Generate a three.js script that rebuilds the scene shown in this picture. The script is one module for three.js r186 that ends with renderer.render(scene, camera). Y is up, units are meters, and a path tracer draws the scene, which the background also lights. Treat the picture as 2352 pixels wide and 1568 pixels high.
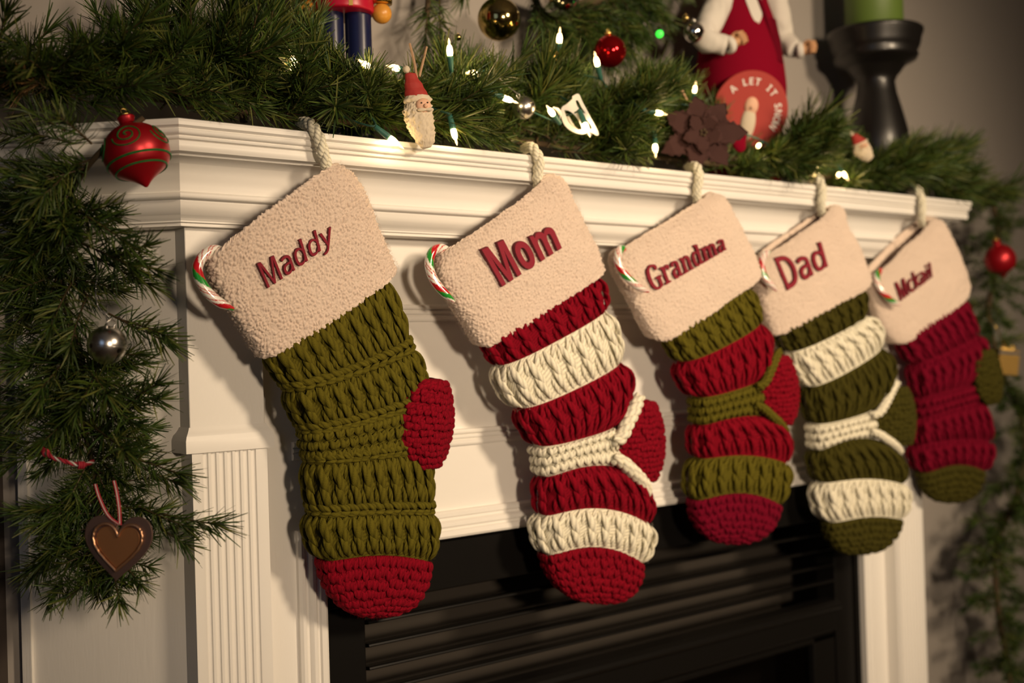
import * as THREE from 'three';
import { mergeGeometries, mergeVertices, toCreasedNormals } from 'three/addons/utils/BufferGeometryUtils.js';
import { RoundedBoxGeometry } from 'three/addons/geometries/RoundedBoxGeometry.js';
import { FontLoader } from 'three/addons/loaders/FontLoader.js';
import { RectAreaLightUniformsLib } from 'three/addons/lights/RectAreaLightUniformsLib.js';
import { Brush, Evaluator, SUBTRACTION } from 'three-bvh-csg';

// ------------------------------------------------------------------ camera, sky, lights, exposure
const V = (x = 0, y = 0, z = 0) => new THREE.Vector3(x, y, z);
const scene = new THREE.Scene();
const FOCAL = 2680, IW = 2352, IH = 1568;                       // focal length in pixels of the 2352 x 1568 frame
const camera = new THREE.PerspectiveCamera(2 * Math.atan(IH / 2 / FOCAL) * 180 / Math.PI, IW / IH, 0.05, 30);
camera.position.set(-0.486, 0.9985, 1.2202);
camera.rotation.order = 'YXZ';
camera.rotation.set(23 / FOCAL, -38.66 * Math.PI / 180, -0.03);
camera.focus = 1.31;
camera.userData.fStop = 3.0;
camera.updateMatrixWorld(true); camera.updateProjectionMatrix();

scene.background = new THREE.Color(0.30, 0.42, 0.62);            // dusk sky outside the unseen window
const renderer = new THREE.WebGLRenderer();
renderer.toneMapping = THREE.LinearToneMapping;
renderer.toneMappingExposure = 1.0;
renderer.shadowMap.enabled = true;
RectAreaLightUniformsLib.init();

const KEY = { at: V(0.95, 1.80, 2.3), aim: V(0.90, 1.0, 0), color: new THREE.Color(1, 0.765, 0.515), power: 15 };
const FILL = { at: V(-0.26, 1.30, 2.9), aim: V(0.82, 1.02, 0), color: new THREE.Color(1, 0.765, 0.53), power: 15 };
const key = new THREE.SpotLight(KEY.color, KEY.power, 0, 0.56, 1, 2);  // main light, out of view; its soft cone leaves the outer areas darker
key.position.copy(KEY.at); key.target.position.copy(KEY.aim);
key.castShadow = true; key.shadow.radius = 9; key.shadow.mapSize.set(2048, 2048); key.shadow.bias = -0.0005;
scene.add(key, key.target);
const fill = new THREE.SpotLight(FILL.color, FILL.power, 0, 0.42, 1, 2); fill.position.copy(FILL.at); fill.target.position.copy(FILL.aim);  // second light, out of view; lightens shadows, cone narrowed to dim the edges
fill.castShadow = true; fill.shadow.radius = 6; fill.shadow.mapSize.set(2048, 2048); fill.shadow.bias = -0.0005; scene.add(fill, fill.target);
const BULB_POWER = 0.0032;

// ------------------------------------------------------------------ small helpers
let seed = 7;
const rnd = () => { seed = (seed * 1664525 + 1013904223) >>> 0; return seed / 4294967296; };
const rr = (a, b) => a + (b - a) * rnd();
const lerp = (a, b, t) => a + (b - a) * t;
const clamp = (x, a, b) => Math.min(b, Math.max(a, x));
const sp = (x, p) => Math.sign(x) * Math.pow(Math.abs(x), p);
const UPY = V(0, 1, 0);
const rayOf = (px, py) => V(px / IW * 2 - 1, 1 - py / IH * 2, 0.5).unproject(camera).sub(camera.position).normalize();
// the point of the plane (p0, n) that the photograph shows at a pixel
function onPlane(px, py, p0, n) {
  const d = rayOf(px, py), t = p0.clone().sub(camera.position).dot(n) / d.dot(n);
  return camera.position.clone().addScaledVector(d, t);
}
const at = (px, py, z) => onPlane(px, py, V(0, 0, z), V(0, 0, 1));
const FACE_N = V(-Math.SQRT1_2, 0, Math.SQRT1_2), FACE_D = V(-Math.SQRT1_2, 0, -Math.SQRT1_2), FACE_0 = V(0.031, 0, 0);
const atFace = (px, py, off) => onPlane(px, py, FACE_0.clone().addScaledVector(FACE_N, off), FACE_N);   // planes along the angled side

const used = {};
function numbered(n) { const k = used[n] = (used[n] ?? -1) + 1; return k ? `${n}_${String(k).padStart(3, '0')}` : n; }
function tag(o, label, category, group, kind) {
  if (label) o.userData.label = label;
  if (category) o.userData.category = category;
  if (group) o.userData.group = group;
  if (kind) o.userData.kind = kind;
  return o;
}
function thing(name, label, category, group) {
  const o = new THREE.Group(); o.name = numbered(name); scene.add(o);
  return tag(o, label, category, group);
}
function obj(name, geo, mat, parent) {
  if (Array.isArray(geo)) geo = mergeGeometries(geo.map(plain));
  const m = new THREE.Mesh(geo, mat); m.castShadow = m.receiveShadow = true;
  if (parent) { m.name = name; parent.add(m); } else { m.name = numbered(name); scene.add(m); }
  return m;
}
function plain(g) {                                           // same attributes on everything that is merged
  const h = g.index ? g.toNonIndexed() : g.clone();
  for (const k of Object.keys(h.attributes)) if (!['position', 'normal', 'uv', 'color'].includes(k)) h.deleteAttribute(k);
  if (!h.attributes.normal) h.computeVertexNormals();
  if (!h.attributes.uv) h.setAttribute('uv', new THREE.BufferAttribute(new Float32Array(h.attributes.position.count * 2), 2));
  return h;
}
const struct = (name, geo, mat, parent) => { const m = obj(name, geo, mat, parent); if (!parent) m.userData.kind = 'structure'; return m; };
function box(x0, x1, y0, y1, z0, z1, r = 0) {
  const g = r ? new RoundedBoxGeometry(x1 - x0, y1 - y0, z1 - z0, 2, r) : new THREE.BoxGeometry(x1 - x0, y1 - y0, z1 - z0);
  return g.translate((x0 + x1) / 2, (y0 + y1) / 2, (z0 + z1) / 2);
}
const curve = (pts, closed = false) => new THREE.CatmullRomCurve3(pts, closed, 'centripetal');
const tube = (pts, r, n = 24, s = 8, closed = false) => new THREE.TubeGeometry(curve(pts, closed), n, r, s, closed);
const lathe = (pts, seg = 40) => new THREE.LatheGeometry(pts.map(([r, y]) => new THREE.Vector2(Math.max(r, 1e-5), y)), seg);
const ball = (r, p, ws = 24, hs = 16) => new THREE.SphereGeometry(r, ws, hs).translate(p.x, p.y, p.z);
function alongAxis(g, from, to) {                              // moves a shape standing on the origin along +y to stand at from, pointing at to
  const q = new THREE.Quaternion().setFromUnitVectors(UPY, to.clone().sub(from).normalize());
  return g.applyQuaternion(q).translate(from.x, from.y, from.z);
}
function taperTube(pts, radii, seg = 28, sides = 14, flat = 1) {
  const c = curve(pts), fr = c.computeFrenetFrames(seg), pos = [], idx = [], uv = [];
  const P = [V(), ...Array.from({ length: seg + 1 }, (_, i) => c.getPointAt(i / seg))].slice(1);
  for (let i = 0; i <= seg; i++) {
    const t = i / seg * (radii.length - 1), k = Math.min(Math.floor(t), radii.length - 2), r = lerp(radii[k], radii[k + 1], t - k);
    for (let j = 0; j <= sides; j++) {
      const a = j / sides * Math.PI * 2, p = P[i].clone().addScaledVector(fr.normals[i], Math.cos(a) * r).addScaledVector(fr.binormals[i], Math.sin(a) * r * flat);
      pos.push(p.x, p.y, p.z); uv.push(j / sides, i / seg);
    }
  }
  const w = sides + 1;
  for (let i = 0; i < seg; i++) for (let j = 0; j < sides; j++) { const a = i * w + j; idx.push(a, a + 1, a + w, a + 1, a + w + 1, a + w); }
  const cap = (row, flip) => { const o = pos.length / 3; pos.push(...P[row].toArray()); uv.push(.5, .5); for (let j = 0; j < sides; j++) { const a = row * w + j; flip ? idx.push(o, a + 1, a) : idx.push(o, a, a + 1); } };
  cap(0, true); cap(seg, false);
  const g = new THREE.BufferGeometry();
  g.setAttribute('position', new THREE.Float32BufferAttribute(pos, 3)); g.setAttribute('uv', new THREE.Float32BufferAttribute(uv, 2)); g.setIndex(idx);
  g.computeVertexNormals();
  return g;
}
const hash3 = (x, y, z) => { let h = (x * 374761393 + y * 668265263 + z * 1274126177) | 0; h = Math.imul(h ^ (h >>> 13), 1274126177); h ^= h >>> 16; return (h >>> 0) / 4294967296; };
function noise3(x, y, z) {
  const X = Math.floor(x), Y = Math.floor(y), Z = Math.floor(z), f = x - X, g = y - Y, h = z - Z, s = (t) => t * t * (3 - 2 * t);
  const u = s(f), v = s(g), w = s(h); let r = 0;
  for (let i = 0; i < 8; i++) r += hash3(X + (i & 1), Y + (i >> 1 & 1), Z + (i >> 2)) * ((i & 1) ? u : 1 - u) * ((i >> 1 & 1) ? v : 1 - v) * ((i >> 2) ? w : 1 - w);
  return r;
}
function worley(x, y, z) {                                    // distance to the nearest and second nearest scattered point
  const X = Math.floor(x), Y = Math.floor(y), Z = Math.floor(z); let a = 9, b = 9;
  for (let i = -1; i < 2; i++) for (let j = -1; j < 2; j++) for (let k = -1; k < 2; k++) {
    const cx = X + i, cy = Y + j, cz = Z + k;
    const dx = cx + hash3(cx, cy, cz) - x, dy = cy + hash3(cx + 71, cy, cz) - y, dz = cz + hash3(cx, cy + 37, cz) - z, d = dx * dx + dy * dy + dz * dz;
    if (d < a) { b = a; a = d; } else if (d < b) b = d;
  }
  return [Math.sqrt(a), Math.sqrt(b)];
}

// ------------------------------------------------------------------ textures and materials
function dataTex(w, h, fn, srgb) {
  const d = new Uint8Array(w * h * 4);
  for (let j = 0; j < h; j++) for (let i = 0; i < w; i++) { const c = fn(i / w, j / h), o = (j * w + i) * 4; d[o] = c[0] * 255; d[o + 1] = c[1] * 255; d[o + 2] = c[2] * 255; d[o + 3] = 255; }
  const t = new THREE.DataTexture(d, w, h); t.wrapS = t.wrapT = THREE.RepeatWrapping; t.magFilter = THREE.LinearFilter; t.minFilter = THREE.LinearMipmapLinearFilter; t.generateMipmaps = true;
  if (srgb) t.colorSpace = THREE.SRGBColorSpace; t.needsUpdate = true; return t;
}
const tileNoise = (u, v, n, o) => { const w = (x, m) => ((x % m) + m) % m; const x = u * n, y = v * n, X = Math.floor(x), Y = Math.floor(y), s = (t) => t * t * (3 - 2 * t), f = s(x - X), g = s(y - Y);
  const H = (i, j) => hash3(w(i, n), w(j, n), o); return lerp(lerp(H(X, Y), H(X + 1, Y), f), lerp(H(X, Y + 1), H(X + 1, Y + 1), f), g); };
// yarn: three plies twisting round the strand, hairy
const yarnH = (u, v) => { const ply = Math.abs(Math.sin(Math.PI * (u * 3 + v * 2))); const hair = tileNoise(u + v * .66, v, 64, 3) * .5 + tileNoise(u, v, 32, 5) * .5; return clamp(ply * .65 + hair * .35, 0, 1); };
const yarnBump = dataTex(256, 256, (u, v) => { const h = yarnH(u, v); return [h, h, h]; });
const yarnMap = dataTex(256, 256, (u, v) => { const h = clamp(.76 + .24 * yarnH(u, v) + .20 * (tileNoise(u, v, 96, 9) - .5), 0, 1); return [h, h, h]; }, true);  // colour follows the same height, darker in the grooves between plies
const satinBump = dataTex(128, 128, (u, v) => { const h = .5 + .5 * Math.sin(Math.PI * 2 * (u * 14 + v * 20 + .35 * tileNoise(u, v, 6, 2))); return [h, h, h]; });
const fleeceBump = dataTex(256, 256, (u, v) => { const h = tileNoise(u, v, 64, 1) * .5 + tileNoise(u, v, 128, 2) * .3 + tileNoise(u, v, 24, 4) * .2; return [h, h, h]; });
const paintBump = dataTex(256, 256, (u, v) => { const h = tileNoise(u, v, 8, 1) * .4 + tileNoise(u, v, 40, 2) * .35 + tileNoise(u, v, 110, 3) * .25; return [h, h, h]; });
const wallBump = paintBump.clone(); wallBump.repeat.set(3, 3); wallBump.needsUpdate = true;
const std = (color, roughness, extra = {}) => new THREE.MeshStandardMaterial({ color: new THREE.Color().setRGB(...color), roughness, ...extra });
const phys = (color, roughness, extra = {}) => new THREE.MeshPhysicalMaterial({ color: new THREE.Color().setRGB(...color), roughness, ...extra });
const wool = (c, sheen) => phys(c, 0.95, { specularIntensity: 0.25, map: yarnMap, bumpMap: yarnBump, bumpScale: 0.0009, sheen: 0.5, sheenRoughness: 0.6, sheenColor: new THREE.Color().setRGB(...sheen) });
const M = {
  paint: std([0.80, 0.775, 0.73], 0.42, { bumpMap: paintBump, bumpScale: 0.0002 }),
  wall: std([0.33, 0.30, 0.272], 0.9, { bumpMap: wallBump, bumpScale: 0.0005 }),
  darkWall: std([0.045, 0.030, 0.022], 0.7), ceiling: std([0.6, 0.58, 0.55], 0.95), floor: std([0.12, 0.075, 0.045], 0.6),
  black: phys([0.005, 0.0045, 0.004], 0.36, { specularIntensity: 0.45 }), blackGloss: phys([0.006, 0.0055, 0.005], 0.32, { specularIntensity: 0.5 }), fireboxBrown: std([0.03, 0.024, 0.018], 0.9),
  green: wool([0.125, 0.106, 0.010], [0.06, 0.05, 0.01]), red: wool([0.25, 0.002, 0.013], [0.05, 0.001, 0.003]), wine: wool([0.19, 0.0015, 0.018], [0.06, 0.002, 0.008]),
  dark: wool([0.062, 0.054, 0.007], [0.03, 0.03, 0.01]), cream: wool([0.98, 0.93, 0.74], [0.2, 0.19, 0.14]),
  fleece: phys([0.86, 0.70, 0.58], 1, { bumpMap: fleeceBump, bumpScale: 0.0008, sheen: 0.4, sheenRoughness: 0.7, sheenColor: new THREE.Color(0.5, 0.4, 0.34) }),
  thread: phys([0.27, 0.010, 0.028], 0.7, { sheen: 0.3, sheenColor: new THREE.Color(0.4, 0.05, 0.08), bumpMap: satinBump, bumpScale: 0.0005 }),
  needle: std([1, 1, 1], 0.5, { vertexColors: true, side: THREE.DoubleSide }),
  cord: std([0.02, 0.07, 0.05], 0.5), socket: std([0.03, 0.12, 0.09], 0.45),
  candy: phys([1, 1, 1], 0.18, { vertexColors: true, clearcoat: 0.8, clearcoatRoughness: 0.1 }),
  redSatin: phys([0.42, 0.004, 0.012], 0.36, { metalness: 0.55, clearcoat: 0.25, clearcoatRoughness: 0.4 }),
  redGloss: std([0.50, 0.008, 0.012], 0.10, { metalness: 0.9 }), gold: std([0.55, 0.42, 0.16], 0.10, { metalness: 1 }), goldCap: std([0.75, 0.52, 0.16], 0.3, { metalness: 1 }),
  silver: std([0.72, 0.70, 0.68], 0.08, { metalness: 1 }), silverCap: std([0.7, 0.68, 0.64], 0.3, { metalness: 1 }), bell: std([0.80, 0.77, 0.73], 0.25, { metalness: 1 }),
  glitter: std([0.02, 0.34, 0.07], 0.35, { metalness: 0.3, bumpMap: fleeceBump, bumpScale: 0.002 }),
  copper: std([0.50, 0.22, 0.085], 0.42, { metalness: 0.85 }), copperDark: std([0.17, 0.105, 0.085], 0.5, { metalness: 0.8 }), copperRim: std([0.75, 0.42, 0.24], 0.3, { metalness: 0.9 }),
  ribbon: std([0.42, 0.02, 0.04], 0.7), ribbonWhite: std([0.75, 0.7, 0.65], 0.7), twine: std([0.42, 0.26, 0.15], 0.95),
  clayRed: std([0.33, 0.022, 0.016], 0.75), clayWhite: std([0.60, 0.51, 0.38], 0.8), claySkin: std([0.70, 0.42, 0.28], 0.7), ink: std([0.03, 0.02, 0.015], 0.6),
  whiteMetal: std([0.78, 0.74, 0.68], 0.5), rust: std([0.045, 0.014, 0.011], 0.9), felt: phys([0.19, 0.0015, 0.014], 0.95, { specularIntensity: 0.2 }), feltDark: phys([0.11, 0.001, 0.009], 0.95, { specularIntensity: 0.2 }),
  shirt: std([0.62, 0.58, 0.52], 0.85), skin: std([0.50, 0.27, 0.13], 0.55), signRed: std([0.36, 0.028, 0.018], 0.7), blueLacquer: std([0.006, 0.009, 0.045], 0.3), woodBall: std([0.60, 0.27, 0.04], 0.35), redLacquer: std([0.42, 0.006, 0.03], 0.35),
  ebony: phys([0.006, 0.005, 0.0045], 0.38, { clearcoat: 0.2, clearcoatRoughness: 0.2 }), wax: phys([0.11, 0.18, 0.03], 0.5, { sheen: 0.2 }), giftGold: std([0.55, 0.34, 0.09], 0.4, { metalness: 0.5, bumpMap: fleeceBump, bumpScale: 0.002 }),
  stem: std([0.07, 0.045, 0.02], 0.9), glassPane: phys([0.5, 0.5, 0.5], 0.03, { transmission: 1, thickness: 0 }), clearPane: phys([1, 1, 1], 0.0, { transmission: 1, thickness: 0 }),
  bulbGlow: std([1, 0.9, 0.7], 0.3, { emissive: new THREE.Color(1, 0.66, 0.26), emissiveIntensity: 14 }), bulbTip: std([1, 0.9, 0.7], 0.3, { emissive: new THREE.Color(1, 0.62, 0.25), emissiveIntensity: 2.6 }),
  greenGlow: std([0.1, 0.6, 0.1], 0.3, { emissive: new THREE.Color(0.02, 0.9, 0.05), emissiveIntensity: 1.2 }),
  lampGlow: std([1, 1, 1], 0.5, { emissive: KEY.color, emissiveIntensity: 6 }), lampShell: std([0.05, 0.05, 0.05], 0.5),
};

// ------------------------------------------------------------------ the room
struct('wall_back', box(-0.115, 3.5, 0, 2.5, -0.27, -0.17), M.wall);
struct('wall_passage', box(-0.215, -0.115, 0, 2.5, -1.2, -0.17), M.darkWall);
struct('wall_hall', box(-1.9, -0.115, 0, 2.5, -1.3, -1.2), M.wall);
struct('wall_right', box(3.4, 3.5, 0, 2.5, -0.17, 3.5), M.wall);
struct('wall_front', box(-1.9, 3.5, 0, 2.5, 3.4, 3.5), M.wall);
struct('wall_left', [box(-1.9, -1.8, 0, 0.9, -1.3, 3.5), box(-1.9, -1.8, 2.1, 2.5, -1.3, 3.5), box(-1.9, -1.8, 0.9, 2.1, -1.3, 1.1), box(-1.9, -1.8, 0.9, 2.1, 2.3, 3.5)], M.wall);
struct('floor', box(-1.9, 3.5, -0.1, 0, -1.3, 3.5), M.floor);
struct('ceiling', box(-1.9, 3.5, 2.5, 2.6, -1.3, 3.5), M.ceiling);
{
  const w = new THREE.Group(); w.name = 'unseen_window_1'; w.userData.kind = 'structure'; scene.add(w);  // unseen window, placed to give the cool light from one side
  obj('window_frame', [box(-1.88, -1.79, 0.9, 0.96, 1.1, 2.3), box(-1.88, -1.79, 2.04, 2.1, 1.1, 2.3), box(-1.88, -1.79, 0.9, 2.1, 1.1, 1.16), box(-1.88, -1.79, 0.9, 2.1, 2.24, 2.3), box(-1.86, -1.82, 0.9, 2.1, 1.685, 1.715)], M.paint, w);
  obj('pane', box(-1.845, -1.841, 0.96, 2.04, 1.16, 2.24), M.clearPane, w);
}
{ // out of view: floor lamp placed to lighten the shadows on the mantel
  const t = thing('unseen_floor_lamp', 'unseen dark floor lamp with a round shade, placed to lighten the shadows on the mantel', 'lamp');
  const dir = FILL.aim.clone().sub(FILL.at).normalize(), back = FILL.at.clone().addScaledVector(dir, -0.02), up = (g, d) => alongAxis(g, back.clone().addScaledVector(dir, -d), back);
  obj('shade', up(lathe([[0.03, 0], [0.07, 0.01], [0.135, 0.13], [0.135, 0.15], [0.130, 0.15], [0.066, 0.016], [0, 0.016], [0, 0], [0.03, 0]], 40), 0.14), M.lampShell, t);
  obj('diffuser', up(lathe([[0, 0], [0.128, 0], [0.128, 0.005], [0, 0.005]], 40), 0.006), M.lampGlow, t);
  const foot = back.clone().addScaledVector(dir, -0.15); obj('pole', tube([V(foot.x, 0.02, foot.z), V(foot.x, 0.9, foot.z), V(foot.x, foot.y - .02, foot.z), foot.clone().addScaledVector(dir, .012)], 0.012, 24, 10), M.lampShell, t); obj('base', lathe([[0, 0], [.14, 0], [.14, .015], [.02, .025], [0, .025]], 32).translate(foot.x, 0, foot.z), M.lampShell, t);
}
{ // out of view: wide drum lamp placed as the main light on the mantel
  const t = thing('unseen_pendant_lamp', 'unseen round dark drum lamp hanging from the ceiling, placed to light the mantel', 'lamp');
  const dir = KEY.aim.clone().sub(KEY.at).normalize(), back = KEY.at.clone().addScaledVector(dir, -0.02);
  const up = (g, d) => alongAxis(g, back.clone().addScaledVector(dir, -d), back);
  obj('shade', up(lathe([[0.2, 0.16], [0.205, 0.162], [0.205, 0.02], [0.15, 0], [0.02, 0], [0.02, 0.004], [0.148, 0.006], [0.198, 0.024], [0.2, 0.16]], 48), 0.16), M.lampShell, t);
  obj('diffuser', up(lathe([[0, 0], [0.196, 0], [0.196, 0.006], [0, 0.006]], 48), 0.012), M.lampGlow, t);
  obj('cord', tube([back.clone().addScaledVector(dir, -0.16), V(back.x + .12, 2.4, back.z + .1), V(back.x + 0.13, 2.5, back.z + .11)], 0.006, 12, 8), M.lampShell, t);
}

// ------------------------------------------------------------------ the fireplace surround
// a moulding: profile [out from the base line, height] swept along a path of [x, z] with mitred corners
function sweep(path, profile, closedProfile = true) {
  const n = path.length, miter = path.map((p, i) => {
    const nrm = (a, b) => { const dx = b[0] - a[0], dz = b[1] - a[1], l = Math.hypot(dx, dz); return [dz / l, -dx / l]; };
    const A = i ? nrm(path[i - 1], p) : null, B = i < n - 1 ? nrm(p, path[i + 1]) : null;
    if (!A) return B; if (!B) return A;
    const k = 1 + A[0] * B[0] + A[1] * B[1]; return [(A[0] + B[0]) / k, (A[1] + B[1]) / k];
  });
  const pos = [], idx = [], uv = [], pr = closedProfile ? [...profile, profile[0]] : profile, m = pr.length;
  let run = 0;
  path.forEach((p, i) => { if (i) run += Math.hypot(p[0] - path[i - 1][0], p[1] - path[i - 1][1]); let s = 0;
    pr.forEach(([o, y], j) => { if (j) s += Math.hypot(o - pr[j - 1][0], y - pr[j - 1][1]); pos.push(p[0] + miter[i][0] * o, y, p[1] + miter[i][1] * o); uv.push(run, s); }); });
  for (let i = 0; i < n - 1; i++) for (let j = 0; j < m - 1; j++) { const a = i * m + j; idx.push(a, a + m, a + 1, a + 1, a + m, a + m + 1); }
  let g = new THREE.BufferGeometry();
  g.setAttribute('position', new THREE.Float32BufferAttribute(pos, 3)); g.setAttribute('uv', new THREE.Float32BufferAttribute(uv, 2)); g.setIndex(idx);
  const flat = g.toNonIndexed(), parts = [flat];
  if (closedProfile) for (const e of [0, n - 1]) {                 // end caps
    const sh = new THREE.Shape(profile.map(([o, y]) => new THREE.Vector2(o, y))), c = new THREE.ShapeGeometry(sh).toNonIndexed(), q = c.attributes.position;
    for (let k = 0; k < q.count; k++) { const o = q.getX(k), y = q.getY(k); q.setXYZ(k, path[e][0] + miter[e][0] * o, y, path[e][1] + miter[e][1] * o); }
    c.deleteAttribute('normal'); parts.push(c);
  }
  g = mergeGeometries(parts.map((x) => { x.deleteAttribute('normal'); return x; }));
  return toCreasedNormals(g, 0.5);
}
const arc = (cx, cy, r, a0, a1, n) => Array.from({ length: n + 1 }, (_, i) => { const a = (a0 + (a1 - a0) * i / n) * Math.PI / 180; return [cx + r * Math.cos(a), cy + r * Math.sin(a)]; });
const TOP = 1.25;
const PATH = [[1.451, -0.17], [1.451, 0], [0.031, 0], [0.031 - 0.707 * 0.34, -0.707 * 0.34]];
const mantel = thing('fireplace_mantel', 'cream painted wooden fireplace mantel with moulded shelf and fluted pilasters', 'fireplace mantel');
{
  const Y = (pts) => pts.map(([o, y]) => [o, TOP + y]);
  obj('shelf_edge', sweep(PATH, Y([[0, 0], [0.071, 0], [0.0742, -0.0012], [0.0755, -0.004], [0.0752, -0.0075], [0.0735, -0.0092], [0.0715, -0.0098], [0.0715, -0.0106], ...arc(0.0705, -0.0134, 0.0033, 70, -70, 6), [0.069, -0.0172], [0.069, -0.018], ...arc(0.0688, -0.0196, 0.0018, 80, -80, 4), [0.067, -0.0218], [0.0690, -0.0228], [0.0697, -0.026], [0.0697, -0.031], [0.0685, -0.0332], [0.066, -0.034], [0, -0.034]])), M.paint, mantel);
  obj('crown_moulding', sweep(PATH, Y([[0, -0.034], [0.0585, -0.034], [0.0585, -0.0362], ...Array.from({ length: 9 }, (_, i) => { const t = i / 8; return [0.0575 - 0.0265 * Math.sin(t * Math.PI / 2), -0.0362 - 0.0335 * (1 - Math.cos(t * Math.PI / 2))]; }), [0.0325, -0.0708], ...arc(0.0325, -0.0742, 0.0034, 80, -80, 6), [0.0285, -0.0785], [0.0285, -0.0805], [0.0278, -0.083], [0.0255, -0.0885], [0.0205, -0.0935], [0.0165, -0.0965], [0.0148, -0.099], [0.0148, -0.1005], [0.0118, -0.1015], [0.0118, -0.1045], [0, -0.1045]])), M.paint, mantel);
  // the slab of the shelf and the box behind the moulding, back to the wall
  const plan = new THREE.Shape([[1.450, 0.17], [1.450, 0.0], [0.032, 0.0], [-0.137, 0.169]].map(([x, y]) => new THREE.Vector2(x, y)));
  const slab = (d, y) => new THREE.ExtrudeGeometry(plan, { depth: d, bevelEnabled: false }).rotateX(-Math.PI / 2).scale(1, 1, 1).translate(0, y, 0);
  obj('shelf_board', slab(0.1040, TOP - 0.1043).applyMatrix4(new THREE.Matrix4().makeScale(1, 1, 1)), M.paint, mantel);
  // frieze boards between and beside the pilasters, around the opening
  obj('frieze', [box(0.12, 1.36, 0.78, 1.152, -0.05, -0.02), box(0.12, 0.19, 0, 0.78, -0.05, -0.02), box(1.29, 1.36, 0, 0.78, -0.05, -0.02)], M.paint, mantel);
  const rail = (x0, x1, y0, y1) => { // a small stepped moulding lying on the frieze
    const h = y1 - y0, pr = [[-0.001, y0], [0.004, y0], [0.0055, y0 + h * .12], [0.0055, y0 + h * .3], [0.0035, y0 + h * .36], ...arc(0.003, y0 + h * .52, h * .14, -80, 80, 5), [0.0035, y0 + h * .68], [0.0075, y0 + h * .74], [0.0085, y0 + h * .85], [0.0075, y0 + h * .97], [0.006, y1], [-0.001, y1]];
    return sweep([[x1, -0.02], [x0, -0.02]], pr.reverse());
  };
  obj('panel_rail', rail(0.168, 1.312, 1.0405, 1.0618), M.paint, mantel);
  obj('panel_rail', rail(0.168, 1.312, 0.878, 0.8995), M.paint, mantel);
  // casing round the opening: three mitred pieces
  const prof = [[0, 0], [0.034, 0], [0.034, 0.006], [0.031, 0.009], [0.027, 0.009], [0.0255, 0.007], [0.0225, 0.007], [0.021, 0.010], [0.0185, 0.0118], [0.015, 0.012], [0.0125, 0.010], [0.0105, 0.010], [0.009, 0.013], [0.003, 0.0138], [0, 0.012]];
  const casing = (corners) => { // corners: the two ends of the opening edge, each with its outward mitre
    const pos = [], idx = [];
    corners.forEach(([x, y, mx, my]) => prof.forEach(([w, d]) => pos.push(x + mx * w, y + my * w, -0.02 + d)));
    const m = prof.length; for (let j = 0; j < m; j++) { const a = j, b = (j + 1) % m; idx.push(a, b, a + m, b, b + m, a + m); }
    const g = new THREE.BufferGeometry(); g.setAttribute('position', new THREE.Float32BufferAttribute(pos, 3)); g.setIndex(idx);
    const h = toCreasedNormals(g.toNonIndexed(), 0.5); h.setAttribute('uv', new THREE.BufferAttribute(new Float32Array(h.attributes.position.count * 2), 2)); return h;
  };
  const doubled = M.paint.clone(); doubled.side = THREE.DoubleSide;
  obj('opening_casing', casing([[0.204, 0.761, -1, 1], [1.276, 0.761, 1, 1]]), doubled, mantel);
  obj('opening_casing', casing([[0.204, 0, -1, 0], [0.204, 0.761, -1, 1]]), doubled, mantel);
  obj('opening_casing', casing([[1.276, 0.761, 1, 1], [1.276, 0, 1, 0]]), doubled, mantel);
  // pilasters: plain block above, rounded band, fluted shaft below
  for (const x0 of [0.035, 1.355]) {
    const p = obj('pilaster', [box(x0, x0 + 0.09, 0.918, 1.152, -0.05, 0, 0.0015)], M.paint, mantel);
    const band = [[-0.02, 0.9255], [0.0, 0.9255], [0.0012, 0.9225], [0.0028, 0.9195], [0.0052, 0.916], [0.0066, 0.911], [0.0066, 0.8975], [-0.02, 0.8975]].map(([o, y]) => [o, y]);
    obj('band', sweep([[x0 + 0.091, -0.05], [x0 + 0.091, -0.0], [x0 - 0.001, -0.0], [x0 - 0.001, -0.05]], band), M.paint, p);
    const sh = new THREE.Shape(), zf = 0.0035; sh.moveTo(x0, 0.05); sh.lineTo(x0, -zf);
    for (let i = 0; i < 7; i++) { const a = x0 + 0.0122 + i * 0.00955; sh.lineTo(a, -zf); for (let k = 1; k < 8; k++) { const t = k / 8 * Math.PI; sh.lineTo(a + 0.0033 - Math.cos(t) * 0.0033, -zf + Math.sin(t) * 0.0031); } sh.lineTo(a + 0.0066, -zf); }
    sh.lineTo(x0 + 0.09, -zf); sh.lineTo(x0 + 0.09, 0.05);
    const g = new THREE.ExtrudeGeometry(sh, { depth: 0.8975, bevelEnabled: false }).rotateX(-Math.PI / 2);
    obj('fluted_shaft', toCreasedNormals(g, 0.6), M.paint, p);
  }
  // returns: the angled side on one hand, the square side on the other
  const pt = (a, o, y) => V(0.035, y, -0.026).addScaledVector(FACE_D, a).addScaledVector(FACE_N, o);
  const slabFace = (a0, a1, o0, o1, y0, y1) => { const g = box(a0, a1, y0, y1, o0, o1), q = g.attributes.position; for (let i = 0; i < q.count; i++) { const v = pt(q.getX(i), q.getZ(i), q.getY(i)); q.setXYZ(i, v.x, v.y, v.z); } g.index.array.reverse(); g.computeVertexNormals(); return g; };
  obj('side_panel', slabFace(0, 0.182, -0.03, 0, 0, 1.155), M.paint, mantel);
  obj('side_panel', box(1.40, 1.445, 0, 1.152, -0.17, -0.02), M.paint, mantel);
  struct('trim_1', slabFace(0.179, 0.190, -0.03, 0.005, 0, 1.147), M.paint);
}

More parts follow.
